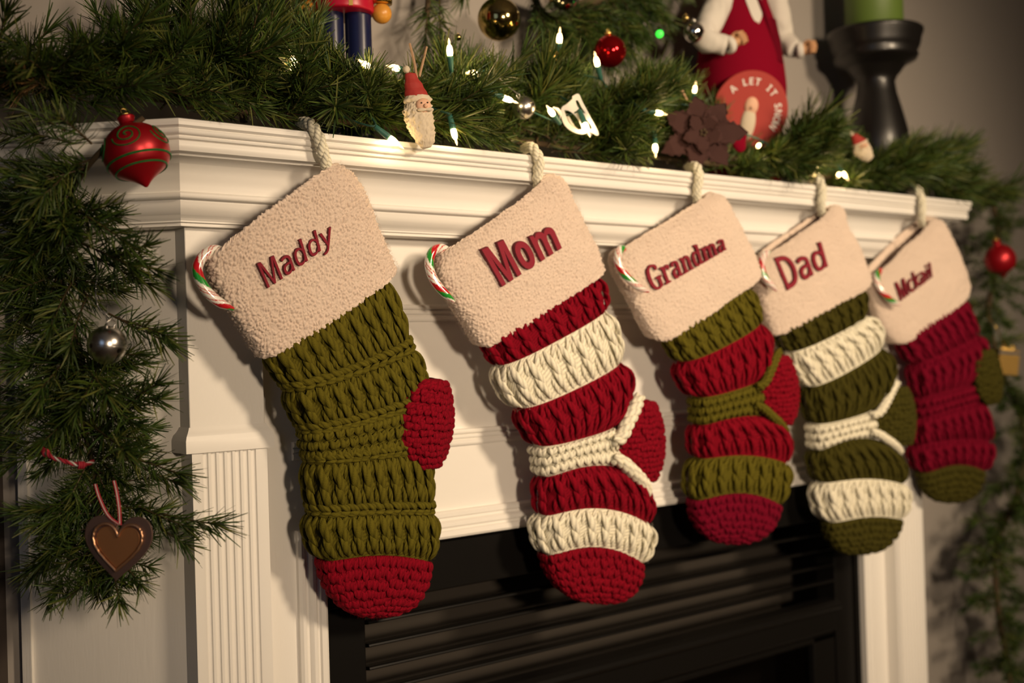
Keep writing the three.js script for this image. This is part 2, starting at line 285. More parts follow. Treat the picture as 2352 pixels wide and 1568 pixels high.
// ------------------------------------------------------------------ the black fireplace insert
{
  const t = thing('fireplace_insert', 'black metal fireplace insert with horizontal louvers and a dark glass door', 'fireplace');
  const X0 = 0.2, X1 = 1.281, z = -0.026;
  obj('frame', [box(X0, X0 + 0.012, 0, 0.7625, z - 0.04, z + 0.004), box(X0 + 0.012, X0 + 0.066, 0, 0.69, z - 0.04, z, 0.002), box(X1 - 0.066, X1 - 0.012, 0, 0.69, z - 0.04, z, 0.002), box(X1 - 0.012, X1, 0, 0.7625, z - 0.04, z + 0.004), box(X0, X1, 0.756, 0.7625, z - 0.03, z + 0.004)], M.black, t);
  obj('top_plate', box(X0 + 0.012, X1 - 0.012, 0.692, 0.755, z - 0.02, z, 0.0025), M.blackGloss, t);
  for (let i = 0; i < 4; i++) {
    const y = 0.671 - i * 0.0283;
    obj('louver', sweep([[X1 - 0.07, z - 0.012], [X0 + 0.07, z - 0.012]], [[-0.02, y - 0.006], [0.010, y], [0.0125, y - 0.0012], [0.0132, y - 0.003], [0.012, y - 0.0045], [-0.02, y - 0.0105]]), M.blackGloss, t);
  }
  obj('hood', sweep([[X1 - 0.066, z], [X0 + 0.066, z]], [[-0.02, 0.552], [0.004, 0.551], [0.012, 0.546], [0.0135, 0.5405], [0.011, 0.536], [0.002, 0.533], [0.0, 0.5], [-0.004, 0.494], [-0.02, 0.494]]), M.blackGloss, t);
  const d = obj('glass_door', [box(X0 + 0.068, X0 + 0.128, 0, 0.493, z - 0.02, z - 0.002, 0.002), box(X1 - 0.128, X1 - 0.068, 0, 0.493, z - 0.02, z - 0.002, 0.002), box(X0 + 0.068, X1 - 0.068, 0.484, 0.493, z - 0.02, z - 0.002, 0.002)], M.black, t);
  obj('pane', box(X0 + 0.125, X1 - 0.125, 0.02, 0.487, z - 0.016, z - 0.012), M.glassPane, d);
  obj('firebox', [box(X0 + 0.01, X1 - 0.01, 0, 0.76, -0.165, -0.155), box(X0 + 0.01, X0 + 0.02, 0, 0.76, -0.16, z - 0.03), box(X1 - 0.02, X1 - 0.01, 0, 0.76, -0.16, z - 0.03), box(X0, X1, 0.745, 0.755, -0.16, z - 0.02)], M.fireboxBrown, t);  // inside of the firebox in one even dark brown
}

// ------------------------------------------------------------------ the stockings
const font = {
  sans: await new FontLoader().loadAsync('fonts/droid/droid_sans_regular.typeface.json'),
  bold: await new FontLoader().loadAsync('fonts/droid/droid_sans_bold.typeface.json'),
  serif: await new FontLoader().loadAsync('fonts/droid/droid_serif_bold.typeface.json'),
};
class Soup {                                                   // collects triangles of one part
  constructor() { this.p = []; this.u = []; this.i = []; }
  get n() { return this.p.length / 3; }
  add(v, u = 0, w = 0) { this.p.push(v.x, v.y, v.z); this.u.push(u, w); return this.n - 1; }
  grid(rows, cols, fn, loop = false) {                          // fn(i, j) -> [point, u, v]
    const o = this.n;
    for (let i = 0; i < rows; i++) for (let j = 0; j < cols; j++) { const [p, u, v] = fn(i, j); this.add(p, u, v); }
    for (let i = 0; i < rows - 1; i++) for (let j = 0; j < cols - (loop ? 0 : 1); j++) { const a = o + i * cols + j, b = o + i * cols + (j + 1) % cols; this.i.push(a, a + cols, b, b, a + cols, b + cols); }
  }
  geo() {
    const g = new THREE.BufferGeometry();
    g.setAttribute('position', new THREE.Float32BufferAttribute(this.p, 3)); g.setAttribute('uv', new THREE.Float32BufferAttribute(this.u, 2)); g.setIndex(this.i);
    g.computeVertexNormals(); return g;
  }
}
// one strand of yarn lying on a surface: pts are [w, t, lift]; surf(w, t) -> { p, n }
function strand(soup, surf, pts, r, seg = 8, sides = 8, blunt = 0.62, flat = 0.74) {
  sides = soup.fine ? 12 : 9;
  const c = curve(pts.map(([w, t, l]) => { const s = surf(w, t); return s.p.clone().addScaledVector(s.n, l); }));
  const mid = pts[Math.floor(pts.length / 2)], n0 = surf(mid[0], mid[1]).n, o = soup.n, len = c.getLength(), twist = rnd();
  for (let i = 0; i <= seg; i++) {
    const s = i / seg, p = c.getPoint(s), d = c.getTangent(s), b = V().crossVectors(d, n0).normalize(), n = V().crossVectors(b, d).normalize();
    const k = r * Math.max(0.05, Math.pow(Math.sin(Math.PI * clamp(s, 0.004, 0.996)), blunt));
    for (let j = 0; j <= sides; j++) { const a = j / sides * Math.PI * 2; const g = k * (1 + .13 * Math.cos(3 * a + twist * 6.28 + s * len / r * 1.1) + .10 * (noise3(p.x * 700 + j, p.y * 700, twist * 90) - .5)); soup.add(p.clone().addScaledVector(b, Math.cos(a) * g).addScaledVector(n, Math.sin(a) * g * flat), j / sides, s * len / (r * 5) + twist); }
  }
  const w = sides + 1;
  for (let i = 0; i < seg; i++) for (let j = 0; j < sides; j++) { const a = o + i * w + j; soup.i.push(a, a + w, a + 1, a + 1, a + w, a + w + 1); }
}
// loose hairs standing off the yarn
function fuzz(soup, surf, n, len = .0042, lift = .0035) {
  for (let i = 0; i < n; i++) {
    const s = surf(rnd(), rnd()), a = rnd() * 6.28, t = V(Math.cos(a), Math.sin(a), rr(-.3, .3)), d = t.clone().addScaledVector(s.n, rr(.2, 1.1)).normalize(), b = V().crossVectors(d, V(rr(-1, 1), rr(-1, 1), rr(-1, 1))).normalize(), p = s.p.clone().addScaledVector(s.n, rr(.2, 1) * lift), L = len * rr(.5, 1.2);
    const q = soup.add(p.clone().addScaledVector(b, -.00011), rnd(), rnd()); soup.add(p.clone().addScaledVector(b, .00011), .5, .5); soup.add(p.addScaledVector(d, L).addScaledVector(b, L * .3), .6, .6); soup.i.push(q, q + 1, q + 2);
  }
}
const poly = (pts) => { // polyline in pixels -> point at a share of its length (smooth)
  const c = new THREE.CatmullRomCurve3(pts.map(([x, y]) => V(x, y, 0)), false, 'centripetal'); c.arcLengthDivisions = 80;
  return (t) => { const p = c.getPointAt(clamp(t, 0, 1)); return [p.x, p.y]; };
};
const SQ = 0.62;                                               // how square the cross-section of a hanging stocking is
function makeStocking(S) {
  const root = thing('christmas_stocking', S.label, 'stocking', 'christmas stockings hanging from the mantel');
  const N = V(-Math.sin(S.yaw), -0.09, Math.cos(S.yaw)).normalize(), P0 = at(S.pivot[0], S.pivot[1], S.z);
  const mid = (px, py) => onPlane(px, py, P0, N);
  const k = S.scale;                                            // size of the stitches against the first stocking
  // --- leg: rows of the photograph's outline, closed round front and back
  const rows = S.rows, nS = rows.length - 1, T0 = 0.023;
  const rowAt = (t) => {
    const i = clamp(Math.floor(t), 0, nS - 1), s = t - i, A = rows[i], B = rows[i + 1], st = S.stripes[i];
    const h = Math.sin(Math.PI * clamp(s, 0, 1)), bl = (st.bl ?? 6) * Math.pow(h, .6), br = (st.br ?? 6) * Math.pow(h, .6);
    let L = [lerp(A.L[0], B.L[0], s), lerp(A.L[1], B.L[1], s)], R = [lerp(A.R[0], B.R[0], s), lerp(A.R[1], B.R[1], s)];
    if (st.Lm) { const q = 1 - s; L = [0, 1].map((c) => q * q * A.L[c] + 2 * q * s * (2 * st.Lm[c] - (A.L[c] + B.L[c]) / 2) + s * s * B.L[c]); } else L[0] -= bl;
    if (st.Rm) { const q = 1 - s; R = [0, 1].map((c) => q * q * A.R[c] + 2 * q * s * (2 * st.Rm[c] - (A.R[c] + B.R[c]) / 2) + s * s * B.R[c]); } else R[0] += br;
    return { L, R, sag: lerp(A.sag || 0, B.sag || 0, s), T: (T0 + 0.0035 * Math.pow(h, .7)) * lerp(A.T ?? 1, B.T ?? 1, s) };
  };
  const cache = new Map();
  const row = (t) => { const key = Math.round(t * 2000); if (!cache.has(key)) { const r = rowAt(key / 2000), L = mid(...r.L), R = mid(...r.R); cache.set(key, { C: L.clone().add(R).multiplyScalar(.5), H: R.clone().sub(L).multiplyScalar(.5 * .915), sag: r.sag, T: r.T, mm: L.distanceTo(R) / Math.hypot(r.R[0] - r.L[0], r.R[1] - r.L[1]) }); } return cache.get(key); };
  const DOWN = V(0, -1, 0);
  const pos = (phi, t) => { const r = row(t), c = sp(Math.cos(phi), SQ), s = sp(Math.sin(phi), SQ * .9); return r.C.clone().addScaledVector(r.H, c).addScaledVector(N, r.T * s).addScaledVector(DOWN, r.sag * r.mm * (1 - c * c)); };
  // arc length over the front: w = 0 on the outline at one edge, 1 at the other
  const tab = []; { let acc = 0, last = null; for (let i = 0; i <= 2400; i++) { const phi = Math.PI + .5 - i / 2400 * (Math.PI + 1), p = pos(phi, nS * .5); if (last) acc += p.distanceTo(last); tab.push([acc, phi]); last = p; } tab.forEach((e) => { e[0] /= acc; }); }
  const phiOf = (w) => { w = clamp(w, 0, 1); let a = 0, b = tab.length - 1; while (b - a > 1) { const m = a + b >> 1; tab[m][0] <= w ? a = m : b = m; } return lerp(tab[a][1], tab[b][1], (w - tab[a][0]) / (tab[b][0] - tab[a][0] || 1)); };
  const surf = (w, t) => {
    const phi = phiOf(w), tt = clamp(t, 0, nS), p = pos(phi, tt), e = 0.02, a = pos(phi - e, tt).sub(pos(phi + e, tt)), b = pos(phi, Math.min(nS, tt + .04)).sub(pos(phi, Math.max(0, tt - .04)));
    return { p, n: V().crossVectors(b, a).normalize() };
  };
  const frontLen = (() => { let l = 0, q = null; for (let i = 0; i <= 40; i++) { const p = surf(i / 40, nS * .5).p; if (q) l += p.distanceTo(q); q = p; } return l; })();
  const hgt = (t0, t1) => pos(Math.PI / 2, t0).distanceTo(pos(Math.PI / 2, t1));
  const base = (soup, t0, t1, inset, n) => soup.grid(n + 1, 56, (i, j) => { const phi = Math.PI * 1.5 - j / 56 * Math.PI * 2, t = lerp(t0, t1, i / n), p = pos(phi, t), r = row(t), c = r.C.clone().addScaledVector(DOWN, r.sag * r.mm * (1 - sp(Math.cos(phi), SQ) ** 2)); return [p.lerp(c, inset / 0.06), j / 56 * 18, t * 6]; }, true);
  const cable = (soup, t0, t1) => {                              // raised, twisted post stitches
    const pitch = 0.0172 * k, n = Math.round(frontLen / pitch), dt = t1 - t0, H = hgt(t0, t1);
    for (let i = 0; i < n; i++) {
      const w = (i + .5 + rr(-.08, .08)) / n, d = 1 / n, L = 0.0012 * k, R = 0.0049 * k, z = () => rr(-.0006, .0006);
      strand(soup, surf, [[w - d * .34, t0 + dt * .02, 0], [w - d * .20, t0 + dt * .24, L + .002 * k + z()], [w + d * .02, t0 + dt * .50, L + .002 * k], [w + d * .20, t0 + dt * .70, 0]], R, 9, 9, .5);
      strand(soup, surf, [[w + d * .30, t0 - dt * .02, 0], [w + d * .16, t0 + dt * .18, L + z()], [w + d * .02, t0 + dt * .34, L], [w - d * .06, t0 + dt * .50, -.001]], R * .82, 8, 8, .5);
      strand(soup, surf, [[w - d * .24, t0 + dt * .44, -.0005], [w - d * .10, t0 + dt * .62, L + .0016 * k + z()], [w + d * .06, t0 + dt * .82, L + .0012 * k], [w + d * .16, t0 + dt * 1.0, -.001]], R * .92, 9, 9, .5);
      strand(soup, surf, [[w - d * .42, t0 + dt * .60, -.001], [w - d * .40, t0 + dt * .78, L * .6], [w - d * .30, t0 + dt * 1.0, -.001]], R * .60, 7, 7, .55);
      strand(soup, surf, [[w + d * .52, t0 + dt * .03, -.002], [w + d * .50, t0 + dt * .2, L * .2], [w + d * .46, t0 + dt * .42, -.002]], R * .62, 7, 7, .55);
    }
  };
  const chain = (soup, t, size = 1) => {                          // two lines of slanting loops lying along the row
    const pitch = 0.0112 * k * size, n = Math.round(frontLen / pitch), hT = 0.0052 * k * size, unit = (x) => x / Math.max(.01, hgt(Math.max(0, t - .25), Math.min(nS, t + .25))) * (Math.min(nS, t + .25) - Math.max(0, t - .25));
    for (let i = 0; i < n; i++) for (const s of [-1, 1]) { const w = (i + .5 + rr(-.1, .1)) / n, d = .92 / n; strand(soup, surf, [[w - d * .75, t + unit(s * hT * 1.25), .0004], [w, t + unit(s * hT * .7), .003 * k], [w + d * .75, t + unit(s * hT * .05), .001]], 0.0038 * k * size, 7, 8, .5); }
  };
  const singles = (soup, t0, t1, count) => {                       // plain rows of small stitches
    const n = Math.round(frontLen / (0.0118 * k));
    for (let r = 0; r < count; r++) for (let i = 0; i < n; i++) {
      const w = (i + .5 + (r % 2) * .4 + rr(-.08, .08)) / n, d = 1 / n, a = lerp(t0, t1, r / count), dt = (t1 - t0) / count;
      strand(soup, surf, [[w - d * .42, a + dt * .05, 0], [w - d * .16, a + dt * .5, .0022 * k], [w + d * .04, a + dt * 1.0, -.0004]], 0.0040 * k, 6, 7, .5, .7);
      strand(soup, surf, [[w + d * .40, a + dt * .0, 0], [w + d * .20, a + dt * .45, .0020 * k], [w + d * .05, a + dt * .95, -.0004]], 0.0036 * k, 6, 7, .5, .7);
    }
  };
  S.stripes.forEach((st, i) => {
    const soup = new Soup(); soup.fine = S.fine; base(soup, i, i + 1, 0.003, 12);
    if (st.type === 'cable') cable(soup, i + (st.a ?? .02), i + (st.b ?? .98));
    else singles(soup, i + .04, i + .98, st.count ?? 3);
    if (st.chain) chain(soup, i + .94, 1);
    fuzz(soup, (w, t) => surf(w, i + t), S.fine ? 1300 : 300);
    const m = obj('stripe', soup.geo(), M[st.color], root);
    if (st.label) m.userData.label = st.label;
  });
  // --- toe: closes the leg, rows of small stitches running round
  {
    const soup = new Soup(); soup.fine = S.fine; const r0 = row(nS), tip = mid(...S.toe.tip), nT = 30;
    const tp = (phi, s) => { const a = s * Math.PI / 2, ca = Math.pow(Math.cos(a), .78), c = sp(Math.cos(phi), SQ), sn = sp(Math.sin(phi), SQ * .9), C = r0.C.clone().lerp(tip, Math.sin(a) * (S.toe.reach ?? 1)); return C.addScaledVector(r0.H, c * ca).addScaledVector(N, r0.T * sn * ca).addScaledVector(DOWN, r0.sag * r0.mm * (1 - c * c) * (1 - s)); };
    const ts = (w, s) => { const phi = phiOf(w), q = clamp(s, 0, .985), p = tp(phi, q), b = tp(phi, Math.min(.99, q + .02)).sub(tp(phi, q - .02)), a = tp(phi - .02, q).sub(tp(phi + .02, q)); return { p, n: V().crossVectors(b, a).normalize() }; };
    soup.grid(nT + 1, 56, (i, j) => { const phi = Math.PI * 1.5 - j / 56 * Math.PI * 2, s = i / nT, p = tp(phi, Math.min(s, .999)), c = r0.C.clone().lerp(tip, Math.sin(s * Math.PI / 2) * .9); return [p.lerp(c, .03), j / 56 * 18, s * 8]; }, true);
    const L = r0.C.distanceTo(tip), nr = Math.max(4, Math.round(L / (0.0080 * k)));
    for (let r = 0; r < nr; r++) { const ca = Math.pow(Math.cos((r / nr + .5 / nr) * Math.PI / 2), .78), n = Math.max(4, Math.round(frontLen * ca / (0.0090 * k)));
      for (let i = 0; i < n; i++) { const w = (i + .5 + (r % 2) * .5 + rr(-.2, .2)) / n, d = 1 / n, h = 1 / nr, s0 = Math.max(0, (r + (r ? rr(-.22, .22) : 0)) / nr);
        strand(soup, ts, [[w - d * .44, s0 + h * .02, 0], [w - d * .14, s0 + h * .5, .0012 * k], [w + d * .10, s0 + h * 1.12, 0]], 0.0038 * k, 6, 7, .45, .62);
        strand(soup, ts, [[w + d * .42, s0, 0], [w + d * .2, s0 + h * .45, .0010 * k], [w + d * .02, s0 + h * 1.08, 0]], 0.0035 * k, 6, 7, .45, .62); } }
    fuzz(soup, ts, S.fine ? 1100 : 300);
    const m = obj('toe', soup.geo(), M[S.toe.color], root); if (S.toe.label) m.userData.label = S.toe.label;
  }
  // --- heel: a rounded cup between a top and a bottom corner, bulging outwards
  {
    const soup = new Soup(), HX = S.heel.shift ?? 14, hm = ([x, y]) => mid(x - HX * k, y), A = hm(S.heel.top), B = hm(S.heel.bottom), O = A.clone().add(B).multiplyScalar(.5), ax = B.clone().sub(A).multiplyScalar(.5), out = hm(S.heel.out).sub(O), inn = hm(S.heel.inn).sub(O);
    const hp = (x, y, side = 1) => { // x across (-1 inner, 1 outer), y along (-1 top, 1 bottom)
      const q = Math.sqrt(Math.max(0, 1 - y * y)), xx = x * Math.pow(q, .8), rho = Math.min(1, Math.hypot(x * q, y)), h = Math.pow(Math.max(0, 1 - rho * rho), .5);
      const p = O.clone().addScaledVector(ax, y); xx > 0 ? p.addScaledVector(out, xx) : p.addScaledVector(inn, -xx);
      const e = clamp((x * q + .35) / 1.35, 0, 1), lift = side > 0 ? (S.strap ? .016 : .023) * (1 - e * e * (3 - 2 * e)) * (S.heel.lift ?? 1) : 0;
      return p.addScaledVector(N, side > 0 ? lift + h * 0.015 : -h * .022);
    };
    const hs = (w, t) => { const x = w * 2 - 1, y = t * 2 - 1, e = .03, b = hp(x, Math.min(.98, y + e)).sub(hp(x, Math.max(-.98, y - e))), a = hp(Math.min(1, x + e), y).sub(hp(Math.max(-1, x - e), y)); return { p: hp(x, y), n: V().crossVectors(b, a).normalize() }; };
    for (const side of [1, -1]) soup.grid(25, 25, (i, j) => { const y = Math.sin((i / 24 - .5) * Math.PI) * .999, x = Math.sin((j / 24 - .5) * Math.PI); return [hp(side * x, y, side).addScaledVector(N, -side * .001), j / 4, i / 4]; });
    const nr = Math.round(ax.length() * 2 / (0.0080 * k)), W = out.length() + inn.length();
    for (let r = 0; r < nr; r++) { const y0 = (r + .5) / nr * 2 - 1, q = Math.sqrt(1 - y0 * y0), n = Math.max(2, Math.round(W * Math.pow(q, .8) / (0.0086 * k)) + 1);
      for (let i = 0; i < n; i++) { const w = clamp((i + .5 + (r % 2) * .3 + rr(-.1, .1)) / n, 0.02, 1), d = 1 / n, t0 = clamp((r + rr(-.3, .3)) / nr, .02, .98), h = 1 / nr;
        strand(soup, hs, [[w - d * .42, t0, 0], [w - d * .15, t0 + h * .5, .0012 * k], [w + d * .05, Math.min(.99, t0 + h * 1.1), 0]], 0.0040 * k, 6, 7, .45, .62);
        strand(soup, hs, [[Math.min(1, w + d * .42), t0, 0], [w + d * .2, t0 + h * .5, .0010 * k], [w + d * .05, Math.min(.99, t0 + h * 1.05), 0]], 0.0037 * k, 6, 7, .45, .62); } }
    fuzz(soup, (w, t) => hs(.05 + .9 * w, .05 + .9 * t), S.fine ? 800 : 200);
    const m = obj('heel', soup.geo(), M[S.heel.color], root); if (S.heel.label) m.userData.label = S.heel.label;
    if (S.strap) { // the band that frames the heel, two arms of twisted yarn
      for (const arm of S.strap) {
        const c = poly([[arm[0][0] - 16, arm[0][1] + (arm[1][1] > arm[0][1] ? -5 : 5)], ...arm].map(([x, y]) => [x - HX * k * .9, y])), P = Array.from({ length: 9 }, (_, i) => mid(...c(i / 8)).addScaledVector(N, .0300 - .017 * (i / 8) ** 2)), cc = curve(P), n = 60, fr = cc.computeFrenetFrames(n), rad = S.strapR ?? .0058;
        obj('heel_strap', [0, 1, 2].map((q) => { const g = taperTube(Array.from({ length: n + 1 }, (_, i) => { const a = i / n * cc.getLength() / (rad * 5) * Math.PI * 2 + q * 2.094; return cc.getPointAt(i / n).addScaledVector(fr.normals[i], Math.cos(a) * rad * .62).addScaledVector(fr.binormals[i], Math.sin(a) * rad * .62); }), [rad * .5, rad * .78, rad * .78, rad * .78, rad * .5], 70, 10), u = g.attributes.uv; for (let i = 0; i < u.count; i++) u.setY(i, u.getY(i) * 6); return g; }), M[S.strapColor], root);
      }
    }
  }
  // --- cuff: a fleece sleeve, open above, with curls you can tell apart
  const Cf = S.cuff, top = poly(Cf.top), bot = poly(Cf.bottom), lef = poly(Cf.left), rig = poly(Cf.right), TL = Cf.top[0], TR = Cf.top.at(-1), BL = Cf.bottom[0], BR = Cf.bottom.at(-1);
  const coons = (u, v) => [0, 1].map((c) => (1 - v) * top(u)[c] + v * bot(u)[c] + (1 - u) * lef(v)[c] + u * rig(v)[c] - ((1 - u) * (1 - v) * TL[c] + u * (1 - v) * TR[c] + (1 - u) * v * BL[c] + u * v * BR[c]));
  const CT = 0.021, GU = 33, GV = 17, gridPts = []; for (let i = 0; i < GV; i++) { const r = []; for (let j = 0; j < GU; j++) r.push(mid(...coons(j / (GU - 1), i / (GV - 1)))); gridPts.push(r); }
  const midUV = (u, v) => { const x = clamp(u, 0, 1) * (GU - 1), y = clamp(v, 0, 1) * (GV - 1), i = Math.min(GU - 2, Math.floor(x)), j = Math.min(GV - 2, Math.floor(y)), f = x - i, g = y - j; return gridPts[j][i].clone().multiplyScalar((1 - f) * (1 - g)).addScaledVector(gridPts[j][i + 1], f * (1 - g)).addScaledVector(gridPts[j + 1][i], (1 - f) * g).addScaledVector(gridPts[j + 1][i + 1], f * g); };
  const P = 0.55;
  const cuffAt = (phi, v, s = 1, rise = 0) => { const c = sp(Math.cos(phi), P), d = sp(Math.sin(phi), P), u = .5 + .5 * c * .972 * s; const p = midUV(u, v).addScaledVector(N, CT * d * (1 - .2 * (1 - v)) * s); if (rise && d < 0) p.addScaledVector(UPY, rise * -d); return p; };
  {
    const soup = new Soup(), NU = S.cuffRes[0], NV = S.cuffRes[1];
    const lip = [[.10, .82], [.03, .83], [.006, .88], [0, .945], [.008, .985]].map(([v, s]) => [v, s]);
    const vs = [...lip, ...Array.from({ length: NV + 1 }, (_, i) => [.02 + .96 * i / NV, 1]), [.992, .985], [1, .945], [.996, .89], [.97, .85]];
    // even spacing round the sleeve
    const arcs = [], M_ = 6000; { let acc = 0, q = null; for (let i = 0; i <= M_; i++) { const p = cuffAt(Math.PI * 1.5 - i / M_ * Math.PI * 2, .5); if (q) acc += p.distanceTo(q); arcs.push(acc); q = p; } }
    const phis = []; for (let j = 0, i = 0; j < NU; j++) { const g = j / NU * arcs[M_]; while (arcs[i + 1] < g) i++; phis.push(Math.PI * 1.5 - (i + (g - arcs[i]) / (arcs[i + 1] - arcs[i])) / M_ * Math.PI * 2); }
    const ptsG = vs.map(([v, s]) => phis.map((phi) => cuffAt(phi, v, s, (S.backRise ?? 0) * Math.max(0, 1 - v * 1.6))));
    const rowsN = vs.length, cell = 0.0037 * (S.curl ?? 1);
    soup.grid(rowsN, NU, (i, j) => {
      const p = ptsG[i][j], a = ptsG[i][(j + 1) % NU].clone().sub(ptsG[i][(j + NU - 1) % NU]), b = ptsG[Math.min(rowsN - 1, i + 1)][j].clone().sub(ptsG[Math.max(0, i - 1)][j]), n = V().crossVectors(b, a).normalize();
      const wx = noise3(p.x * 90, p.y * 90, p.z * 90 + 5) - .5, wy = noise3(p.x * 90 + 9, p.y * 90, p.z * 90) - .5;
      const [f1, f2] = worley((p.x + wx * .006) / cell, (p.y + wy * .006) / cell, p.z / cell * .6);
      const curl = (1 - Math.min(1, f1)) * .5 + Math.min(.5, f2 - f1), big = noise3(p.x * 32, p.y * 32, p.z * 32) - .5, fine = noise3(p.x * 900, p.y * 900, p.z * 900) - .5;
      const h = (curl * .0031 + fine * .0010) * (S.curl ?? 1) + big * .004 - .0012;
      return [p.clone().addScaledVector(n, h), j / NU * 24, i / rowsN * 12];
    }, true);
    fuzz(soup, (w, t) => { const a = Math.PI * 1.15 - w * Math.PI * 1.3, v = .02 + .96 * t, p = cuffAt(a, v), b = cuffAt(a, Math.min(1, v + .02)).sub(cuffAt(a, v - .02)), e = cuffAt(a - .02, v).sub(cuffAt(a + .02, v)); return { p, n: V().crossVectors(b, e).normalize() }; }, S.fine ? 5200 : 1400, .0030, .0030);
    const cuff = obj('cuff', soup.geo(), M.fleece, root);
    // --- the embroidered name, letter by letter
    const toUV = (px, py) => { // the front surface point that shows at a pixel
      let u = .5, v = .5;
      for (let it = 0; it < 12; it++) {
        const f = (a, b) => { const x = clamp((a - .5) * 2 / .972, -1, 1), d = Math.pow(Math.max(0, 1 - Math.pow(Math.abs(x), 2 / P)), P / 2), q = midUV(a, b).addScaledVector(N, CT * d * (1 - .2 * (1 - b))).project(camera); return [(q.x + 1) / 2 * IW, (1 - q.y) / 2 * IH]; };
        const e = .01, p = f(u, v), pu = f(u + e, v), pv = f(u, v + e), a = (pu[0] - p[0]) / e, b = (pv[0] - p[0]) / e, c = (pu[1] - p[1]) / e, d = (pv[1] - p[1]) / e, det = a * d - b * c, dx = px - p[0], dy = py - p[1];
        u = clamp(u + (d * dx - b * dy) / det * .8, .02, .98); v = clamp(v + (a * dy - c * dx) / det * .8, .02, .98);
      }
      const x = clamp((u - .5) * 2 / .972, -1, 1), d = Math.pow(Math.max(0, 1 - Math.pow(Math.abs(x), 2 / P)), P / 2);
      return midUV(u, v).addScaledVector(N, CT * d * (1 - .2 * (1 - v)));
    };
    const F = S.name, fnt = font[F.font], glyphs = [...F.text].map((ch) => ({ ch, adv: fnt.data.glyphs[ch].ha / fnt.data.resolution })), total = glyphs.reduce((s, g) => s + g.adv, 0), cap = 0.714;
    let x = 0;
    const bend = F.bend ?? 0;
    for (const g of glyphs) {
      const geo = new THREE.ExtrudeGeometry(fnt.generateShapes(g.ch, 1), { depth: 1, steps: 1, curveSegments: 6, bevelEnabled: true, bevelThickness: .35, bevelSize: F.fat ?? .018, bevelSegments: 2 });
      const q = geo.attributes.position, memo = new Map();
      for (let i = 0; i < q.count; i++) {
        const a = clamp((x + q.getX(i)) / total, -.05, 1.05), h = q.getY(i) / cap, kx = a + bend * a * (1 - a), id = `${a.toFixed(4)}|${h.toFixed(4)}`;
        if (!memo.has(id)) { const up = [lerp(F.up0[0], F.up1[0], kx), lerp(F.up0[1], F.up1[1], kx)], sag = (F.sag ?? 0) * 4 * kx * (1 - kx); memo.set(id, toUV(lerp(F.start[0], F.end[0], kx) + up[0] * h, lerp(F.start[1], F.end[1], kx) + up[1] * h + sag)); }
        const w = memo.get(id).clone().addScaledVector(N, -.001 + clamp((q.getZ(i) + .35) / 1.7, 0, 1) * (F.thick ?? .0058)); q.setXYZ(i, w.x, w.y, w.z);
      }
      geo.computeVertexNormals(); const letter = obj('letter', geo, M.thread, cuff);
      x += g.adv;
    }
  }
  // --- hanging loop: two-ply cord over the edge of the shelf
  {
    const c = curve(S.loop.map(([x, y, z]) => at(x, y, z))), n = 60, geos = [];
    for (const s of [0, 1, 2]) { const pts = []; const fr = c.computeFrenetFrames(n); for (let i = 0; i <= n; i++) { const a = i / n * 18 + s * Math.PI * 2 / 3; pts.push(c.getPointAt(i / n).addScaledVector(fr.normals[i], Math.cos(a) * .0032).addScaledVector(fr.binormals[i], Math.sin(a) * .0032)); } geos.push(taperTube(pts, [.0040, .0040], 90, 9)); }
    geos.forEach((g) => { const u = g.attributes.uv; for (let i = 0; i < u.count; i++) u.setY(i, u.getY(i) * 14); });
    obj('hanging_loop', geos, M.cream, root);
  }
  return { root, N, mid, CT };
}
const CABLE = (color, o = {}) => ({ type: 'cable', color, ...o }), PLAIN = (color, o = {}) => ({ type: 'plain', color, ...o });
